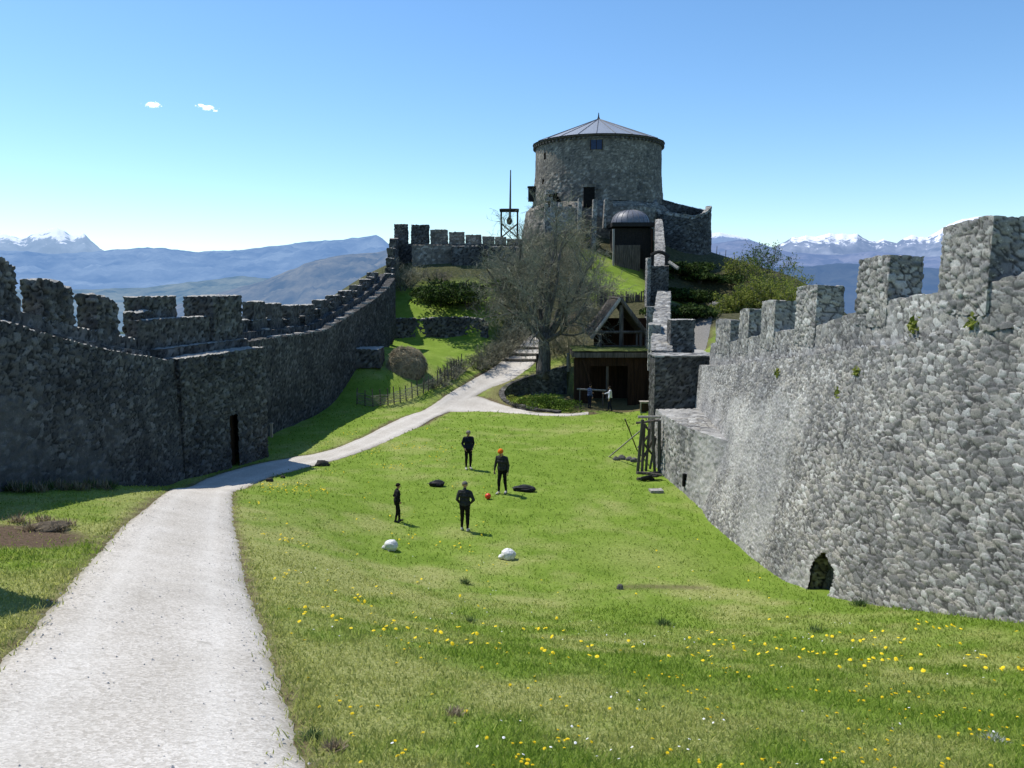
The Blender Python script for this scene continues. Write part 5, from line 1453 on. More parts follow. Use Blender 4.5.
M_ROCK = simple_mat('grey_rock', (.06, .058, .055), (.22, .21, .195), 5, .95, .03)
M_ROCKD = simple_mat('dark_rock', (.02, .02, .019), (.07, .066, .06), 6, .95, .03)
def rock(u, v, w, h, lab, mat, sd=0, cat='rock', name='rock'):
    p = gb(u, v); o = MB().ell((0, 0, h * .25), (w / 2, w / 2.4, h * .75), 16, 11, .45, sd).build(name, mat, smooth=True)
    o.location = p; return tag(o, lab, cat)
rock(322, 465.5, .62, .26, 'dark flat rock on the grass edge of the path', M_ROCKD, 1)
rock(270, 481.5, .30, .16, 'small dark rock at the path edge opposite the bastion', M_ROCKD, 2)
rock(283, 478, .22, .12, 'smallest dark stone on the path edge near the bastion', M_ROCKD, 3)
rock(620, 589, .20, .13, 'grey stone at the left end of the worn strip on the lawn', M_ROCK, 4)
cl_ = rock(46, 529, .9, .11, 'low crumbly clod of dry soil and roots on the bare verge at the left', simple_mat('dry_soil', (.05, .04, .03), (.17, .14, .10), 8, 1, .05), 5, 'clod', 'soil_clod')

# ------------------------------------------------------------------ lever frame on the terrace
lf = thing('lever_frame', 'tall timber frame with crossed braces, upright beam and dark weight, on the terrace', 'timber frame', tuple(W(509, 238, 88)))
def T(name, mat, a, b, r, k=6, parent=None, lab=None):
    return MB().tube([a, b], r, k).build(name, mat, parent, lab)
YL = 88.0
for u in (501.2, 517.6):
    for dy in (0, 1.6): T('post', M_WOODB, W(u, 246, YL) + [0, dy, -.5], W(u, 209, YL) + [0, dy, 0], .105, 6, lf)
for dy in (0, 1.6): T('beam', M_WOODB, W(499.5, 209.8, YL) + [0, dy, 0], W(519, 209.8, YL) + [0, dy, 0], .13, 6, lf)
T('brace', M_WOODB, W(501.2, 223.5, YL), W(517.6, 237.5, YL), .085, 6, lf); T('brace', M_WOODB, W(517.6, 223.5, YL) + [0, .18, 0], W(501.2, 237.5, YL) + [0, .18, 0], .085, 6, lf)
T('axle', M_WOODB, W(501, 209.5, YL) + [0, .8, .1], W(518, 209.5, YL) + [0, .8, .1], .09, 6, lf)
MB().tube([W(509.6, 222, YL + .8), W(510.2, 208, YL + .8), W(510.6, 170, YL + .8)], [.13, .12, .06], 7).build('lever_beam', M_WOOD, lf)
pw = W(509.5, 221, YL + .8); MB().ell(pw, (.32, .32, .42), 12, 8, .1, 2).box(pw + [0, 0, .35], (.4, .4, .12)).build('counterweight', M_WOODB, lf)

# ------------------------------------------------------------------ timber rack by the right wall and loose things
PR_ = 1.45
tf_ = thing('timber_rack', 'rickety rack of grey poles leaning at the far foot of the right wall', 'rack', tuple(gb(650, 474)))
YT = 36.6
def pt(u, v, Y=YT): return W(u, v, Y)
for (u0, v0, u1, v1, r) in ((637.5, 471, 642, 419, .055), (642, 470, 645, 424, .05), (646, 468, 647.5, 428, .045), (655, 474, 653.5, 421, .05), (659.2, 478, 660, 420, .06), (650, 466, 655.5, 438, .04)):
    T('post', M_WOOD, pt(u0, v0) - [0, 0, .15], pt(u1, v1) + [random.uniform(-.1, .1), random.uniform(-.2, .2), 0], r * PR_, 6, tf_)
T('beam', M_WOODP, pt(638, 417), pt(661, 417), .07, 6, tf_)
T('beam', M_WOOD, pt(636, 423, YT + .8), pt(661, 420, YT + .8), .06, 6, tf_)
for (u0, v0, u1, v1) in ((642, 421, 650, 432), (641, 440, 655, 458), (655, 436, 641, 462), (638, 448, 648, 436)):
    T('brace', M_WOOD, pt(u0, v0, YT + .25), pt(u1, v1, YT + .25), .06, 6, tf_)
o = T('leaning_pole', M_WOODP, gb(609, 457), pt(640, 431, YT + .1), .035, 6); tag(o, 'pale thin pole leaning from the lawn onto the timber rack', 'pole')
o = T('leaning_pole', M_WOOD, gb(637, 450), pt(625, 419, YT + 1.6), .035, 6); tag(o, 'dark thin pole slanting up to the left of the timber rack', 'pole')
for i, (u, v, w, h) in enumerate(((616, 460, .34, .18), (622, 459, .42, .2), (629, 460, .36, .18), (634, 461.5, .4, .2))):
    tag(rock(u, v, w, h, 'x', M_ROCK, 20 + i), ['pale rubble stone at the left end of the short row by the rack', 'larger pale rubble stone, second in the row by the rack', 'pale rubble stone, third in the row by the rack', 'pale rubble stone beside the rack posts'][i], 'rock', 'rubble stones by the rack')
lg = thing('log_pile', 'small dark jumbled pile of logs on the grass in front of the timber rack', 'log pile', tuple(gb(648, 481)))
pl_ = gb(648, 480); rg = np.random.default_rng(3)
for i in range(9):
    c = pl_ + [rg.uniform(-.4, .4), rg.uniform(-.25, .3), .1 + .09 * (i // 3)]; a = rg.uniform(-.6, .6); d = np.array([math.cos(a), math.sin(a), rg.uniform(-.2, .2)]) * rg.uniform(.2, .4)
    MB().tube([c - d, c + d], rg.uniform(.05, .09), 7, .2).build('log', M_WOODB if i % 2 else M_WOOD, lg)
ps = gb(656, 492); q = Stone(.5, 1.0, .02, 190); q.block((ps[0], ps[1], ps[2] - .05), .56, .42, .16, .1, .05)
o = q.build('stone_slab', M_SLAB); tag(o, 'pale flat stone slab lying on the lawn beside the wall', 'stone slab')
bx_ = thing('timber_box', 'small pale framed box with a dark front beside the barn corner', 'box', tuple(G(645.5, 413, 1.4)))
pb = G(645.5, 413, 1.4) + [0, .3, 0]
MB().box(pb + [0, 0, .35], (.60, .5, .62)).build('body', M_WOODD, bx_)
mb = MB()
for sx in (-.32, .32): mb.box(pb + [sx, -.26, .35], (.07, .06, .74))
for z in (.02, .69): mb.box(pb + [0, -.262, z], (.6, .05, .07))
mb.box(pb + [0, 0, .74], (.72, .6, .05)); mb.build('frame', M_WOODP, bx_)
br_ = thing('rail_barrier', 'low pale wooden rail on two posts in front of the barn', 'barrier', tuple(W(592, 404, 55.6)))
for u0, u1 in ((577, 606),): T('rail', M_WOODP, W(u0, 389, 55.9), W(u1, 390.5, 55.9), .07, 6, br_)
for u in (580, 603): 
    a = W(u, 390, 55.95); T('post', M_WOOD, (a[0], a[1], 1.2), a, .06, 6, br_)
for (u, v, h, lab, mt) in ((537.5, 371, 1.35, 'short dark post standing just left of the bare tree trunk', M_WOODB), (568, 369, 1.2, 'short pale post on the path right of the bare tree trunk', M_WOODP)):
    p = gb(u, v); o = MB().tube([p - [0, 0, .2], p + [0, 0, h]], [.14, .12], 8).ell(p + [0, 0, h], (.15, .15, .08), 8, 6).build('post', mt); tag(o, lab, 'post')
# log steps across the upper path
st_i = 0
for (v, lab) in ((360.5, 'lowest log step across the upper path'), (355, 'middle log step across the upper path'), (348.5, 'highest log step across the upper path')):
    a = gb(np.interp(v, [340, 350, 362], [523, 514, 500]), v); b = gb(np.interp(v, [340, 352, 368], [549, 541, 531]), v + .6)
    o = T('log_step', M_WOOD, a + [0, 0, .06], b + [0, 0, .06], .13, 8); tag(o, lab, 'step', 'log steps on the path')
# ------------------------------------------------------------------ people
def cloth(name, c1, c2): return simple_mat(name, c1, c2, 14, .9, .004, spec=.1)
M_SKIN = simple_mat('skin', (.40, .24, .17), (.50, .31, .23), 20, .6, 0)
M_DARKF = simple_mat('dark_features', (.03, .015, .012), (.06, .03, .025), 10, .6, 0)

def capsule(a, b, r0, r1, n=8):
    a = np.array(a, float); b = np.array(b, float)
    L = np.linalg.norm(b - a)
    t = (b - a) / L if L > 1e-6 else np.array([0, 0, 1.0])
    prof = [(-r0 * math.cos(x), r0 * math.sin(x)) for x in np.linspace(0.02, math.pi / 2, 4)] + [(L + r1 * math.sin(x), r1 * math.cos(x)) for x in np.linspace(0, math.pi / 2 - .02, 4)]
    ax = np.array([0, 0, 1.0]) if abs(t[2]) < .9 else np.array([1.0, 0, 0])
    e1 = np.cross(t, ax); e1 /= np.linalg.norm(e1); e2 = np.cross(t, e1)
    V = [a + t * s + r * (math.cos(2 * math.pi * j / n) * e1 + math.sin(2 * math.pi * j / n) * e2) for s, r in prof for j in range(n)]
    m_ = len(prof)
    Fc = [[i * n + j, i * n + (j + 1) % n, (i + 1) * n + (j + 1) % n, (i + 1) * n + j] for i in range(m_ - 1) for j in range(n)]
    Fc += [list(range(n))[::-1], [(m_ - 1) * n + j for j in range(n)]]
    return V, Fc

def person(label, pos, face, scale, arms, mats, legs=((.10, .02), (-.10, -.03)), lean=0.0, nod=0.0, head='hair', group=None, slim=1.14):
    """face: heading in degrees, 0 = away from the viewer (+Y). arms: (right, left) modes. mats: jacket, trousers, shoes, hair"""
    prims = []      # (material slot, a, b, r0, r1)
    JK, TR, SK, SH, DK = 0, 1, 2, 3, 4
    def add(m, a, b, r0, r1): prims.append((m, np.array(a, float), np.array(b, float), r0, r1))
    # local frame: +y forward, +x right, z up
    ln = lambda z: lean * max(0, z - .95)
    P = lambda x, y, z: np.array([x, y + ln(z), z])
    for s, (lx, ly) in zip((1, -1), legs):
        hip = P(s * .088, 0, .92); knee = np.array([s * .085 * .4 + lx * .62, ly * .55 + .035, .50]); ank = np.array([lx * 1.0, ly, .095])
        add(TR, hip, knee, .088 * slim, .060 * slim); add(TR, knee, ank + [0, 0, .02], .061 * slim, .045)
        add(TR, hip + [0, -.03, .03], hip + [0, -.02, -.1], .09 * slim, .085 * slim)
        add(SH, ank + [0, -.03, -.045], ank + [s * .02, .16, -.058], .048, .040)
        add(SH, ank + [0, -.01, 0], ank + [0, .03, -.04], .048, .05)
    add(TR, P(-.06, 0, .95), P(.06, 0, .95), .125 * slim, .125 * slim)
    add(JK, P(-.055, 0, 1.03), P(.055, 0, 1.03), .125 * slim, .125 * slim)
    add(JK, P(-.05, 0, .98), P(.05, 0, .98), .132 * slim, .132 * slim)
    add(JK, P(-.05, 0, 1.14), P(.05, 0, 1.14), .115 * slim, .115 * slim)
    add(JK, P(-.075, .0, 1.28), P(.075, .0, 1.28), .120 * slim, .120 * slim)
    add(JK, P(-.10, -.01, 1.38), P(.10, -.01, 1.38), .098 * slim, .098 * slim)
    add(JK, P(-.165, -.01, 1.415), P(.165, -.01, 1.415), .066, .066)
    add(JK, P(0, -.01, 1.42), P(0, -.01, 1.50), .085, .062)
    hc = P(0, .015 + nod * .10, 1.635 - abs(nod) * .02)
    add(SK, P(0, -.005, 1.47), hc + [0, -.01, -.06], .054, .052)
    cn, sn_ = math.cos(nod), math.sin(nod)
    H = lambda x, y, z: hc + np.array([x, y * cn + z * sn_, -y * sn_ + z * cn])
    add(SK, H(0, -.012, .035), H(0, .004, .03), .093, .092)
    add(SK, H(0, .018, -.035), H(0, .035, -.065), .066, .048)
    add(SK, H(0, .095, .005), H(0, .112, -.018), .010, .016)          # nose
    for s in (-1, 1):
        add(SK, H(s * .086, -.01, .01), H(s * .088, -.012, -.025), .016, .013)      # ear
        add(DK, H(s * .033, .090, .012), H(s * .037, .089, .012), .011, .010)      # eye
    add(DK, H(-.02, .078, -.055), H(.02, .078, -.055), .0085, .0085)   # mouth
    for s, mode in zip((1, -1), arms):
        sh = P(s * .185, -.01, 1.405)
        e, w_, hd = {
            'down': ((.245, -.02, 1.13), (.255, .06, .885), (0, .12, -1)),
            'out': ((.275, .0, 1.14), (.30, .07, .90), (.05, .15, -1)),
            'pocket': ((.258, -.09, 1.15), (.185, .075, .975), (-.25, .35, -.9)),
            'hips': ((.325, -.08, 1.15), (.20, .03, 1.0), (-.6, .5, -.5)),
            'fwd': ((.235, .07, 1.14), (.17, .29, 1.09), (-.1, 1, .05)),
            'reach': ((.25, .16, 1.25), (.22, .42, 1.18), (0, 1, .1)),
        }[mode]
        e = P(s * e[0], e[1], e[2]); w_ = P(s * w_[0], w_[1], w_[2]); hd = np.array([s * hd[0], hd[1], hd[2]]); hd /= np.linalg.norm(hd)
        add(JK, sh, e, .062 * slim, .050 * slim); add(JK, e, w_ - (w_ - e) * .06, .049 * slim, .036)
        add(SK, w_ - (w_ - e) * .08, w_, .028, .026)
        # palm and fingers; inside normal points towards the body
        inn = np.array([-s, 0.2, 0.0]); inn -= hd * (inn @ hd); inn /= np.linalg.norm(inn); sd_ = np.cross(hd, inn)
        pal = w_ + hd * .085
        for q_ in (-.026, -.009, .009, .026): add(SK, w_ + hd * .018 + sd_ * q_ * .7, pal + sd_ * q_, .016, .0135)
        for f_, (q_, L_) in enumerate(zip((-.030, -.010, .010, .030), (.058, .072, .077, .066))):
            k1 = pal + sd_ * q_ * 1.15 + hd * L_ * .5 + inn * .008; k2 = k1 + hd * L_ * .32 + inn * .018; k3 = k2 + hd * L_ * .2 + inn * .022
            add(SK, pal + sd_ * q_, k1, .0115, .0105); add(SK, k1, k2, .0105, .0098); add(SK, k2, k3, .0098, .0088)
        tb = w_ + hd * .035 + sd_ * .022; t1 = tb + sd_ * .036 + hd * .03 + inn * .012; t2 = t1 + hd * .038 + sd_ * .004 + inn * .012
        add(SK, tb, t1, .015, .013); add(SK, t1, t2, .012, .010)
    V, Fc = [], []
    for (m_, a, b, r0, r1) in prims:
        v, f = capsule(a, b, r0, r1); o_ = len(V); V += v; Fc += [[i + o_ for i in q_] for q_ in f]
    me = mesh_np('person', np.array(V), Fc)
    tmp = bpy.data.objects.new('tmp', me); COL.objects.link(tmp)
    md = tmp.modifiers.new('r', 'REMESH'); md.mode = 'VOXEL'; md.voxel_size = .0085
    ms = tmp.modifiers.new('s', 'SMOOTH'); ms.factor = .5; ms.iterations = 2
    dg = bpy.context.evaluated_depsgraph_get(); dg.update()
    em = bpy.data.meshes.new_from_object(tmp.evaluated_get(dg)); bpy.data.objects.remove(tmp)
    em.name = 'person'
    n = len(em.polygons); C = np.zeros(n * 3); em.polygons.foreach_get('center', C); C = C.reshape(-1, 3)
    best = np.full(n, 9.0); lab_ = np.zeros(n, np.int32)
    for (m_, a, b, r0, r1) in prims:
        ab = b - a; L2 = ab @ ab + 1e-12
        t = np.clip((C - a) @ ab / L2, 0, 1); d = np.linalg.norm(C - a - t[:, None] * ab, axis=1) - (r0 + (r1 - r0) * t)
        if m_ == DK: d = d - .004
        u = d < best; best = np.where(u, d, best); lab_ = np.where(u, m_, lab_)
    em.materials.clear()
    o = put('person', em, [mats[0], mats[1], M_SKIN, mats[2], M_DARKF])
    em.polygons.foreach_set('material_index', lab_); em.polygons.foreach_set('use_smooth', np.ones(n, bool)); em.update()
    # wrinkle the clothes a little
    nv = len(em.vertices); co = np.zeros(nv * 3); em.vertices.foreach_get('co', co); co = co.reshape(-1, 3)
    no = np.zeros(nv * 3); em.vertices.foreach_get('normal', no); no = no.reshape(-1, 3)
    vl = np.zeros(nv, bool); lv = np.zeros(n * 4, np.int32)
    cl = np.zeros(nv); 
    loops = np.zeros(len(em.loops), np.int32); em.loops.foreach_get('vertex_index', loops)
    tot = np.zeros(n, np.int32); em.polygons.foreach_get('loop_total', tot)
    cl[loops[np.repeat(lab_ < 2, tot)]] = 1
    wr = (fbm(co * np.array([16, 16, 9.0]) + scale * 31, 3, 301) - .5) * .03 * cl
    co = co + no * wr[:, None]; em.vertices.foreach_set('co', co.ravel()); em.update()
    tag(o, label, 'person', group)
    # hair, cap or beanie as a child
    V, Fc = [], []; nu, nvv = 22, 12
    for i in range(nvv + 1):
        th = math.pi * .62 * i / nvv
        for j in range(nu):
            ph = 2 * math.pi * j / nu
            d = np.array([math.sin(th) * math.sin(ph), math.sin(th) * math.cos(ph), math.cos(th)])
            low = (d[1] > .25 and th > math.pi * .40)        # keep the face free
            th2 = th if not low else math.pi * .40 + (th - math.pi * .40) * .1
            if head in ('cap', 'beanie'): th2 = min(th, math.pi * .5)
            d = np.array([math.sin(th2) * math.sin(ph), math.sin(th2) * math.cos(ph), math.cos(th2)])
            r = .105 + (.006 if head == 'beanie' else 0) + .004 * (fbm(d[None] * 5, 2, 9)[0])
            V.append(H(d[0] * r * .97, d[1] * r * 1.05 - .006, d[2] * r * (1.0 if head != 'beanie' else 1.08) + .034))
    Fc = [[i * nu + j, (i + 1) * nu + j, (i + 1) * nu + (j + 1) % nu, i * nu + (j + 1) % nu] for i in range(nvv) for j in range(nu)]
    mb = MB().add(V, Fc)
    if head == 'cap':
        VV = [H(.075 * math.sin(a) * q_, .07 + .10 * math.cos(a) * q_, .045 - .012 * q_) for q_ in (.2, 1.0) for a in np.linspace(-1.5, 1.5, 9)]
        VV += [v_ - np.array([0, 0, .008]) for v_ in VV]
        mb.add(VV, [[i, i + 1, i + 10, i + 9] for i in range(8)] + [[18 + i + 9, 18 + i + 10, 18 + i + 1, 18 + i] for i in range(8)] + [[9 + i, 10 + i, 28 + i, 27 + i] for i in range(8)])
    mb.build('cap' if head == 'cap' else 'beanie' if head == 'beanie' else 'hair', mats[3], o, smooth=True)
    o.location = pos; o.scale = (scale,) * 3; o.rotation_euler = (0, 0, math.radians(-face))
    return o
J_BLACK = cloth('black_jacket', (.010, .010, .012), (.022, .022, .026)); J_NAVY = cloth('navy_jacket', (.010, .012, .020), (.022, .027, .042))
J_GREY = cloth('charcoal_jacket', (.026, .027, .028), (.055, .056, .058)); T_BLACK = cloth('black_trousers', (.008, .008, .009), (.018, .018, .020))
S_PALE = cloth('pale_shoes', (.35, .33, .30), (.6, .57, .53)); S_DARK = cloth('dark_shoes', (.02, .02, .02), (.05, .05, .05))
H_DARK = cloth('dark_hair', (.012, .009, .007), (.035, .026, .02)); C_GREY = cloth('grey_cap', (.10, .095, .085), (.17, .16, .145)); C_OR = cloth('orange_beanie', (.75, .14, .015), (.88, .22, .03)); H_PALE = cloth('grey_hair', (.16, .14, .12), (.28, .25, .21))
J_BLUE = cloth('blue_grey_shirt', (.06, .08, .14), (.11, .14, .22)); J_WHITE = cloth('white_shirt', (.6, .6, .62), (.78, .78, .8)); T_NAVY = cloth('navy_trousers', (.012, .014, .022), (.025, .028, .042))

def fit(u, v_feet, v_top):
    p = ground(u, v_feet); q = W(u, v_top, p[1])
    return p, (q[2] - p[2]) / 1.755
p, s = fit(468.5, 469, 430.5)
person('person in dark jacket and trousers, farthest back on the lawn, hands in pockets', p, 165, s, ('pocket', 'pocket'), (J_NAVY, T_BLACK, S_PALE, H_PALE), ((.11, .02), (-.09, .0)), 0, .15)
p, s = fit(502.5, 493.5, 448.5)
person('person in an orange beanie and dark clothes, standing right of the red ball', p, 205, s, ('out', 'down'), (J_GREY, T_BLACK, S_PALE, C_OR), ((.11, .10), (-.10, -.10)), .14, .42, 'beanie')
p, s = fit(465, 531, 482)
person('person seen from behind in grey cap, charcoal jacket and black trousers, hands in jacket pockets', p, 8, s, ('hips', 'pocket'), (J_GREY, T_BLACK, S_PALE, C_GREY), ((.10, -.05), (-.12, .06)), .03, .1, 'cap')
p, s = fit(397.5, 522, 483.5)
person('shorter person in black jacket turned right, leftmost on the lawn', p, 70, s, ('pocket', 'pocket'), (J_BLACK, T_BLACK, S_DARK, H_DARK), ((.07, -.10), (-.07, .10)), .05, .1)
p = G(589.5, 407.5, 1.42); s = 1.0
person('person in blue grey top standing by the barn rail, left of the one in white', on(p[0], p[1]), 60, .97, ('down', 'fwd'), (J_BLUE, T_NAVY, S_DARK, H_DARK), ((.08, .02), (-.08, -.02)), .04, .1)
p = G(610, 409.5, 1.42)
person('person in a white top reaching left in front of the barn doors', on(p[0], p[1]), -75, 1.0, ('reach', 'down'), (J_WHITE, T_NAVY, S_DARK, H_DARK), ((.09, .12), (-.09, -.12)), .04, .05)

# ------------------------------------------------------------------ things left on the lawn
bl = thing('ball', 'bright orange red ball on the grass between two of the standing people', 'ball', tuple(ground(488, 499)))
p = ground(488, 499) + [0, 0, .118]
M_RED = simple_mat('red_ball', (.72, .045, .012), (.80, .07, .02), 6, .4, 0, spec=.5)
MB().ell(p, (.12, .12, .12), 26, 18).build('shell', M_RED, bl, smooth=True)
mb = MB()
for ax in range(3):
    pts = []
    for i in range(25):
        a = 2 * math.pi * i / 24; d = [math.cos(a) * .1205, math.sin(a) * .1205, 0]
        d = d[-ax:] + d[:-ax] if ax else d
        pts.append(p + np.array(d))
    mb.tube(pts, .0018, 4)
mb.build('seam', simple_mat('ball_seam', (.25, .01, .005), (.3, .02, .01), 6, .5, 0), bl)
M_BAG = simple_mat('black_nylon', (.010, .010, .011), (.026, .026, .028), 10, .6, .005); M_BAGS = simple_mat('grey_strap', (.05, .05, .055), (.10, .10, .11), 10, .8, 0)
def backpack(u, v, L, Wd, H, rz, lab, sd):
    p = ground(u, v); r = thing('backpack', lab, 'bag', tuple(p), 'bags dropped on the lawn')
    c, s_ = math.cos(rz), math.sin(rz); R3 = np.array([[c, -s_, 0], [s_, c, 0], [0, 0, 1]])
    def E(ctr, rad_, n, name, mat, par, noise=.36):
        mb = MB(); mb.ell((0, 0, 0), rad_, 34, 22, noise, sd + n, crumple=.09)
        V = np.array(mb.v); V = np.sign(V / rad_) * np.abs(V / rad_) ** .75 * rad_
        mb.v = [tuple(R3 @ (np.array(ctr) + v_) + p) for v_ in V]; return mb.build(name, mat, par, smooth=True)
    b = E((0, 0, H * .42), np.array([L / 2, Wd / 2, H * .5]), 0, 'body', M_BAG, r)
    E((L * .08, -Wd * .42, H * .34), np.array([L * .24, Wd * .2, H * .3]), 1, 'pocket', M_BAG, r)
    E((-L * .42, .0, H * .48), np.array([L * .16, Wd * .34, H * .36]), 2, 'lid', M_BAG, r)
    for q_ in (-1, 1):
        pts = [R3 @ np.array([L * (.42 - .8 * t), Wd * .18 * q_, H * (.78 + .34 * math.sin(t * math.pi))]) + p for t in np.linspace(0, 1, 9)]
        MB().tube(pts, .018, 5).build('strap', M_BAGS, r)
    pts = [R3 @ np.array([-L * .5 + .12 * math.sin(t * 3.14) * -1, Wd * .2 * (t - .5), H * (.5 + .1 * math.sin(t * 3.14))]) + p for t in np.linspace(0, 1, 7)]
    MB().tube(pts, .012, 5).build('handle', M_BAGS, r)
backpack(437.5, 486, .60, .34, .22, .15, 'black bag lying on the lawn left of the pair behind', 3)
backpack(524.5, 491, .82, .38, .22, -.12, 'longer black bag lying right of the person in the orange beanie', 9)
M_WHITE = simple_mat('white_plastic', (.66, .66, .66), (.84, .84, .84), 7, .6, .02)
def bundle(u, v, w, h, lab, sd):
    p = ground(u, v); r = thing('white_sack', lab, 'sack', tuple(p), 'white bundles on the lawn')
    MB().ell(p + [0.04, 0, h * .45], (w * .42, w * .38, h * .58), 44, 30, .16, sd, crumple=.13).build('body', M_WHITE, r, smooth=True)
    MB().ell(p + [-w * .36, -.03, h * .26], (w * .15, w * .13, h * .22), 26, 18, .3, sd + 3, crumple=.2).build('knot', M_WHITE, r, smooth=True)
bundle(390, 550, .46, .30, 'white crumpled bundle lying below the leftmost person on the lawn', 2)
bundle(507, 559, .50, .31, 'white rounded bundle lying alone in front of the person seen from behind', 8)

# ------------------------------------------------------------------ grass, flowers
rg = np.random.default_rng(77)
NB = 430000
Yb = 3.4 * (62 / 3.4) ** rg.random(NB)
Yb = np.where(rg.random(NB) < .42, 3.4 * (18 / 3.4) ** rg.random(NB), Yb)
xb = (rg.random(NB) * 2 - 1) * .80 * (Yb + 1.2)
dry_, bare_, scrub_, pd_ = masks(xb, Yb)
gz = terr(xb, Yb)
bx_r = np.interp(Yb, [a[0] for a in RWS], [a[1] for a in RWS])
keep = (pd_ > -.02 - .24 * rg.random(NB) ** 4) & (rg.random(NB) > bare_ * .88) & (xb > np.interp(Yb, [0, 31, 37.2, 38, 66], [-13.2, -13.2, -11.8, -13.4, -10.6])) & (xb < np.where(Yb < 39, bx_r + .05, 10.2))
keep &= ~poly_in(xb, Yb, GARDEN)
cl = fbm2(xb, Yb, .35, 3, 88)
keep &= rg.random(NB) < .45 + 1.1 * (cl - .3)
xb, Yb, gz, dry_, bare_, scrub_, cl, pd_ = [a[keep] for a in (xb, Yb, gz, dry_, bare_, scrub_, cl, pd_)]
n = len(xb)
hgt = (.028 + .055 * rg.random(n) ** 1.5 + .07 * np.clip(cl - .5, 0, 1)) * (1 - .25 * dry_) * np.interp(Yb, [4, 30, 60], [1, 1.15, 1.6])
tall = (rg.random(n) < .01) & (Yb < 16); hgt = np.where(tall, hgt * 1.7, hgt)
edge = (pd_ < .35) | (xb > np.interp(Yb, [a[0] for a in RWS], [a[1] for a in RWS]) - .5)
hgt = np.where(edge, hgt * 1.25, hgt)
wid = (.0035 + .003 * rg.random(n)) * np.interp(Yb, [4, 10, 30, 60], [1, 1.5, 3.6, 7])
an = rg.random(n) * 6.283; ln_ = hgt * (.25 + .9 * rg.random(n)); la = rg.random(n) * 6.283
base = np.stack([xb, Yb, gz - .008], 1); sdv = np.stack([np.cos(an), np.sin(an), np.zeros(n)], 1) * wid[:, None]
tip = base + np.stack([np.cos(la) * ln_, np.sin(la) * ln_, hgt], 1)
mid_ = base + (tip - base) * .55 + np.array([0, 0, 1])[None] * (hgt * .12)[:, None]
V = np.stack([base - sdv, base + sdv, mid_ + sdv * .7, mid_ - sdv * .7, tip], 1).reshape(-1, 3)
b5 = (np.arange(n) * 5)[:, None]
Fq = b5 + np.array([[0, 1, 2, 3]]); Ft = b5 + np.array([[3, 2, 4]])
me = bpy.data.meshes.new('grass')
me.vertices.add(len(V)); me.vertices.foreach_set('co', V.astype(np.float32).ravel())
lp = np.concatenate([Fq.ravel(), Ft.ravel()]); me.loops.add(len(lp)); me.loops.foreach_set('vertex_index', lp.astype(np.int32))
me.polygons.add(2 * n)
me.polygons.foreach_set('loop_start', np.concatenate([np.arange(n) * 4, 4 * n + np.arange(n) * 3]).astype(np.int32))
me.polygons.foreach_set('loop_total', np.concatenate([np.full(n, 4), np.full(n, 3)]).astype(np.int32))
me.update(calc_edges=True)
ca = me.color_attributes.new('gm', 'FLOAT_COLOR', 'POINT')
c = np.ones((n, 5, 4), np.float32); c[:, :, 0] = np.clip(dry_ * .85 + .5 * (rg.random(n) < .10 + .25 * dry_), 0, 1)[:, None]; c[:, :, 1] = 0; c[:, :, 2] = scrub_[:, None]; c[:, :, 3] = rg.random(n)[:, None]
ca.data.foreach_set('color', c.ravel())
m, nt, out = new_mat('grass_blades'); k = N(nt)
at = k.n('ShaderNodeAttribute', attribute_name='gm'); sp = k.n('ShaderNodeSeparateColor'); k.l(at.outputs['Color'], sp.inputs[0])
col = grass_color(k, sp.outputs[0], sp.outputs[1], sp.outputs[2], k.coord('Object'))
col = k.mix(.8, col, k.ramp(at.outputs['Alpha'], [(0, (.85, .9, .8)), (.6, (1.35, 1.3, 1.22)), (1, (1.85, 1.75, 1.6))]), 'MULTIPLY')
b = k.bsdf(col, .7, .2); t = k.n('ShaderNodeBsdfTranslucent'); k.l(col, t.inputs['Color'])
mx = k.n('ShaderNodeMixShader'); mx.inputs[0].default_value = .5; k.l(b.outputs[0], mx.inputs[1]); k.l(t.outputs[0], mx.inputs[2])
nt.links.new(mx.outputs[0], out.inputs['Surface'])
o = put('grass', me, m); tag(o, 'short spring grass covering the lawn and the banks beside the path', 'grass', kind='stuff')

# loose chippings on the path
nc = 5200; i_ = rg.integers(0, len(PL), nc); t_c = rg.random(nc); t_c = np.where(rg.random(nc) < .5, np.where(rg.random(nc) < .5, t_c * .14, 1 - t_c * .14), t_c)
pc = PL[i_] * (1 - t_c)[:, None] + PR[i_] * t_c[:, None] + rg.normal(0, .07, (nc, 2)); kk = (pc[:, 1] > 3) & (pc[:, 1] < 24); pc = pc[kk]; nc = len(pc)
sz = .006 + .016 * rg.random(nc) ** 3; zc_ = terr(pc[:, 0], pc[:, 1]) + .012
oc = np.array([[1, 0, 0], [0, 1, 0], [-1, 0, 0], [0, -1, 0], [0, 0, .8], [0, 0, -.6]], float)
V = (np.concatenate([pc, zc_[:, None]], 1)[:, None] + oc[None] * sz[:, None, None] * (.7 + .6 * rg.random((nc, 6, 1)))).reshape(-1, 3)
Fq = ((np.arange(nc) * 6)[:, None, None] + np.array([[0, 1, 4], [1, 2, 4], [2, 3, 4], [3, 0, 4], [1, 0, 5], [2, 1, 5], [3, 2, 5], [0, 3, 5]])[None]).reshape(-1, 3)
o = put('gravel', mesh_np('gravel', V, Fq), simple_mat('chippings', (.30, .285, .26), (.58, .56, .52), 30, .95, 0)); tag(o, 'loose pale stone chippings scattered on the gravel path', 'gravel', kind='stuff')

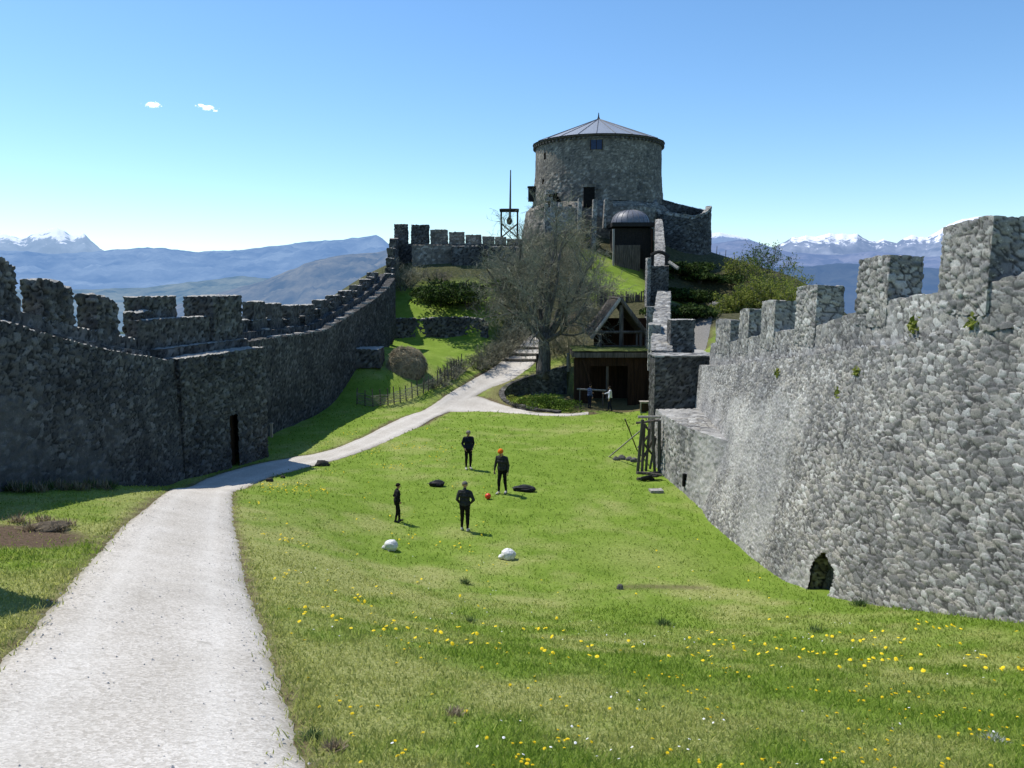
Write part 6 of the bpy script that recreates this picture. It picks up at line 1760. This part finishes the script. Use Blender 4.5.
# dandelions: stem, bracts and a rayed head
M_YEL = simple_mat('dandelion_yellow', (.70, .50, .005), (.86, .66, .02), 30, .7, 0); M_STEM = simple_mat('dandelion_stem', (.08, .13, .03), (.12, .17, .04), 30, .8, 0)
V, Fc = [], []
for r_ in range(3):
    for i in range(14):
        a = 2 * math.pi * (i + .5 * (r_ % 2)) / 14; L_ = (.030, .023, .014)[r_]; z = (.002, .007, .011)[r_]; wv = .0042
        d = np.array([math.cos(a), math.sin(a), 0]); e = np.array([-d[1], d[0], 0]); o_ = len(V)
        V += [d * .002 - e * wv * .5 + [0, 0, z - .004], d * .002 + e * wv * .5 + [0, 0, z - .004], d * L_ + e * wv + [0, 0, z], d * (L_ + .003) + [0, 0, z - .001], d * L_ - e * wv + [0, 0, z]]
        Fc.append([o_, o_ + 1, o_ + 2, o_ + 3, o_ + 4])
head_me = mesh_np('flower_head', np.array(V), Fc); head_me.materials.append(M_YEL)
mb = MB(); mb.tube([(0, 0, -.10), (.004, 0, -.05), (0, 0, 0)], [.0028, .0025, .0035], 5); stem_me = mesh_np('stem', np.array(mb.v), mb.f); stem_me.materials.append(M_STEM)
cand = 26000
Yd_ = 5.0 + 22 * rg.random(cand) ** 1.5; xd = (rg.random(cand) * 2 - 1) * .70 * (Yd_ + 1)
_, bd_, _, pdd = masks(xd, Yd_)
den = fbm2(xd, Yd_, 2.2, 3, 120); den2 = fbm2(xd, Yd_, .6, 2, 121)
wgt = (.06 + .94 * sstep(.46, .66, den * .5 + den2 * .5)) * (pdd > .25) * (bd_ < .3)
wgt *= np.where(xd < np.interp(Yd_, [a[0] for a in RWS], [a[1] for a in RWS]) - .4, 1, 0)
wgt *= np.where((Yd_ > 15) & (xd > -3), .18, 1) * np.where(xd < -5.5, 0, 1)
sel = np.nonzero(rg.random(cand) < wgt * .16)[0]
# the nearest ones are flowers of their own, the rest one carpet
order = sel[np.argsort(Yd_[sel])]
near_, rest = order[:280], order[280:1100]
dg0 = None
for i in near_:
    z = terr([xd[i]], [Yd_[i]])[0] + .035 + .05 * rg.random()
    o = bpy.data.objects.new('dandelion', head_me); COL.objects.link(o)
    o.location = (xd[i], Yd_[i], z); o.scale = (.36 + .24 * rg.random(),) * 3; o.rotation_euler = (rg.normal(0, .25), rg.normal(0, .25), rg.random() * 6)
    tag(o, 'yellow dandelion in bloom in the near grass', 'flower', 'dandelions in the near grass')
    s_ = bpy.data.objects.new('stem', stem_me); COL.objects.link(s_); s_.parent = o
def carpet(name, xs_, ys_, rad_, mat, lab, cat):
    n = len(xs_); z = terr(xs_, ys_) + .05 + .03 * rg.random(n); V, Fc = [], []
    for i in range(n):
        t = rg.normal(0, .35, 2); o_ = len(V)
        for j in range(7):
            a = 2 * math.pi * j / 7; r_ = rad_ * (.8 + .4 * rg.random())
            V.append((xs_[i] + r_ * math.cos(a), ys_[i] + r_ * math.sin(a), z[i] + r_ * (math.cos(a) * t[0] + math.sin(a) * t[1])))
        V.append((xs_[i], ys_[i], z[i] + rad_ * .35))
        Fc += [[o_ + j, o_ + (j + 1) % 7, o_ + 7] for j in range(7)]
    o = put(name, mesh_np(name, np.array(V), Fc), mat); return tag(o, lab, cat, kind='stuff')
n2 = 4200
Yf = 20 + 26 * rg.random(n2); xf = -10 + 9.5 * rg.random(n2)
_, bf, _, pf_ = masks(xf, Yf)
wf = sstep(.48, .66, fbm2(xf, Yf, 2.0, 3, 140)) * (pf_ > .4) * (bf < .3) * np.where(xf > -3.5, .35, 1)
sf = rg.random(n2) < wf * .5 
L_in = xf[sf] > np.interp(Yf[sf], [0, 31, 37.2, 38, 66], [-12.9, -12.9, -11.5, -13, -10.2])
carpet('wildflowers', np.concatenate([xf[sf][L_in], xd[rest]]), np.concatenate([Yf[sf][L_in], Yd_[rest]]), .030, M_YEL, 'yellow specks of dandelions scattered over the farther lawn', 'flowers')
Yw = 5 + 22 * rg.random(1600); xw = (rg.random(1600) * 2 - 1) * .66 * Yw
_, bw, _, pw_ = masks(xw, Yw)
sw = (rg.random(1600) < sstep(.5, .68, fbm2(xw, Yw, 1.5, 3, 150)) * .55) & (pw_ > .3) & (xw > -5) & (xw < np.interp(Yw, [a[0] for a in RWS], [a[1] for a in RWS]) - .4)
carpet('daisies', xw[sw], Yw[sw], .012, simple_mat('daisy_white', (.7, .7, .68), (.8, .8, .78), 10, .8, 0), 'tiny white daisies scattered in the near grass', 'flowers')
# rosette weeds and dry tufts in the near grass
M_ROS = leaf_mat('rosette_leaves', (.035, .07, .02), (.06, .11, .03), (.10, .15, .05), .2)
M_SILV = leaf_mat('silver_leaves', (.22, .25, .22), (.32, .35, .31), (.42, .45, .40), .2)
M_DRYT = leaf_mat('dry_blades', (.14, .11, .07), (.24, .19, .12), (.36, .31, .21), .2)
def tuft(u, v, s_, mat, lab, n, up, name='weed_tuft', grp=None):
    n = n * 3; p = ground(u, v); d = rg.normal(0, 1, (n, 3)); d[:, 2] = np.abs(d[:, 2]) * up + .15; d /= np.linalg.norm(d, axis=1, keepdims=True)
    L_ = s_ * (.5 + .6 * rg.random((n, 1))); e = np.cross(d, np.array([0, 0, 1.0])); e /= np.linalg.norm(e, axis=1, keepdims=True) + 1e-9
    off = np.concatenate([rg.normal(0, s_ * .3, (n, 2)), np.zeros((n, 1))], 1); b0 = p + off; b0[:, 2] = terr(b0[:, 0], b0[:, 1])
    n_ = 3
    w_ = s_ * .035
    V = np.stack([b0, b0 + d * L_ * .5 + e * w_, b0 + d * L_, b0 + d * L_ * .5 - e * w_], 1).reshape(-1, 3)
    o = put(name, mesh_np(name, V, (np.arange(n) * 4)[:, None] + np.arange(4)[None]), mat); return tag(o, lab, 'weed', grp)
for u_, v_ in ((30, 530), (58, 531), (66, 526), (18, 522), (44, 522)): tuft(u_, v_, .26, M_DRYT, 'dry withered tuft on the bare soil at the left verge', 46, .6, 'weed_tuft', 'withered tufts on the bare soil')
tuft(994, 742, .11, M_SILV, 'silvery grey weed patch in the bottom right corner of the grass', 70, .8)
tuft(335, 750, .11, M_DRYT, 'dry greyish tuft near the bottom beside the path', 80, .7)
tuft(312, 737, .10, M_ROS, 'bright green weed rosette touching the path edge at the bottom', 60, .7)
tuft(470, 622, .17, M_ROS, 'dark weed tuft in the middle of the near bank', 40, .8)
tuft(455, 715, .10, M_DRYT, 'dry brownish tuft in the middle of the bottom grass', 70, .8)
tuft(466, 584, .20, M_ROS, 'weed tuft where the bank meets the lawn', 46, .9)
tuft(663, 625, .22, M_ROS, 'leafy dark weed on the bank below the worn strip', 50, .9)
tuft(815, 632, .20, M_ROS, 'weed tuft on the bank below the low doorway', 40, .9)
tuft(860, 606, .24, M_ROS, 'weeds growing along the foot of the wall right of the doorway', 60, 1.0)
for i in range(16):
    tuft(6 + i * 7 + rg.uniform(-2, 2), 492 - i * .3 + rg.uniform(-1, 2), .34, M_DRYT if i % 3 else M_ROS, 'dry pale weed along the foot of the dark left wall', 30, 1.8, 'weed_tuft', 'dry weeds along the left wall')
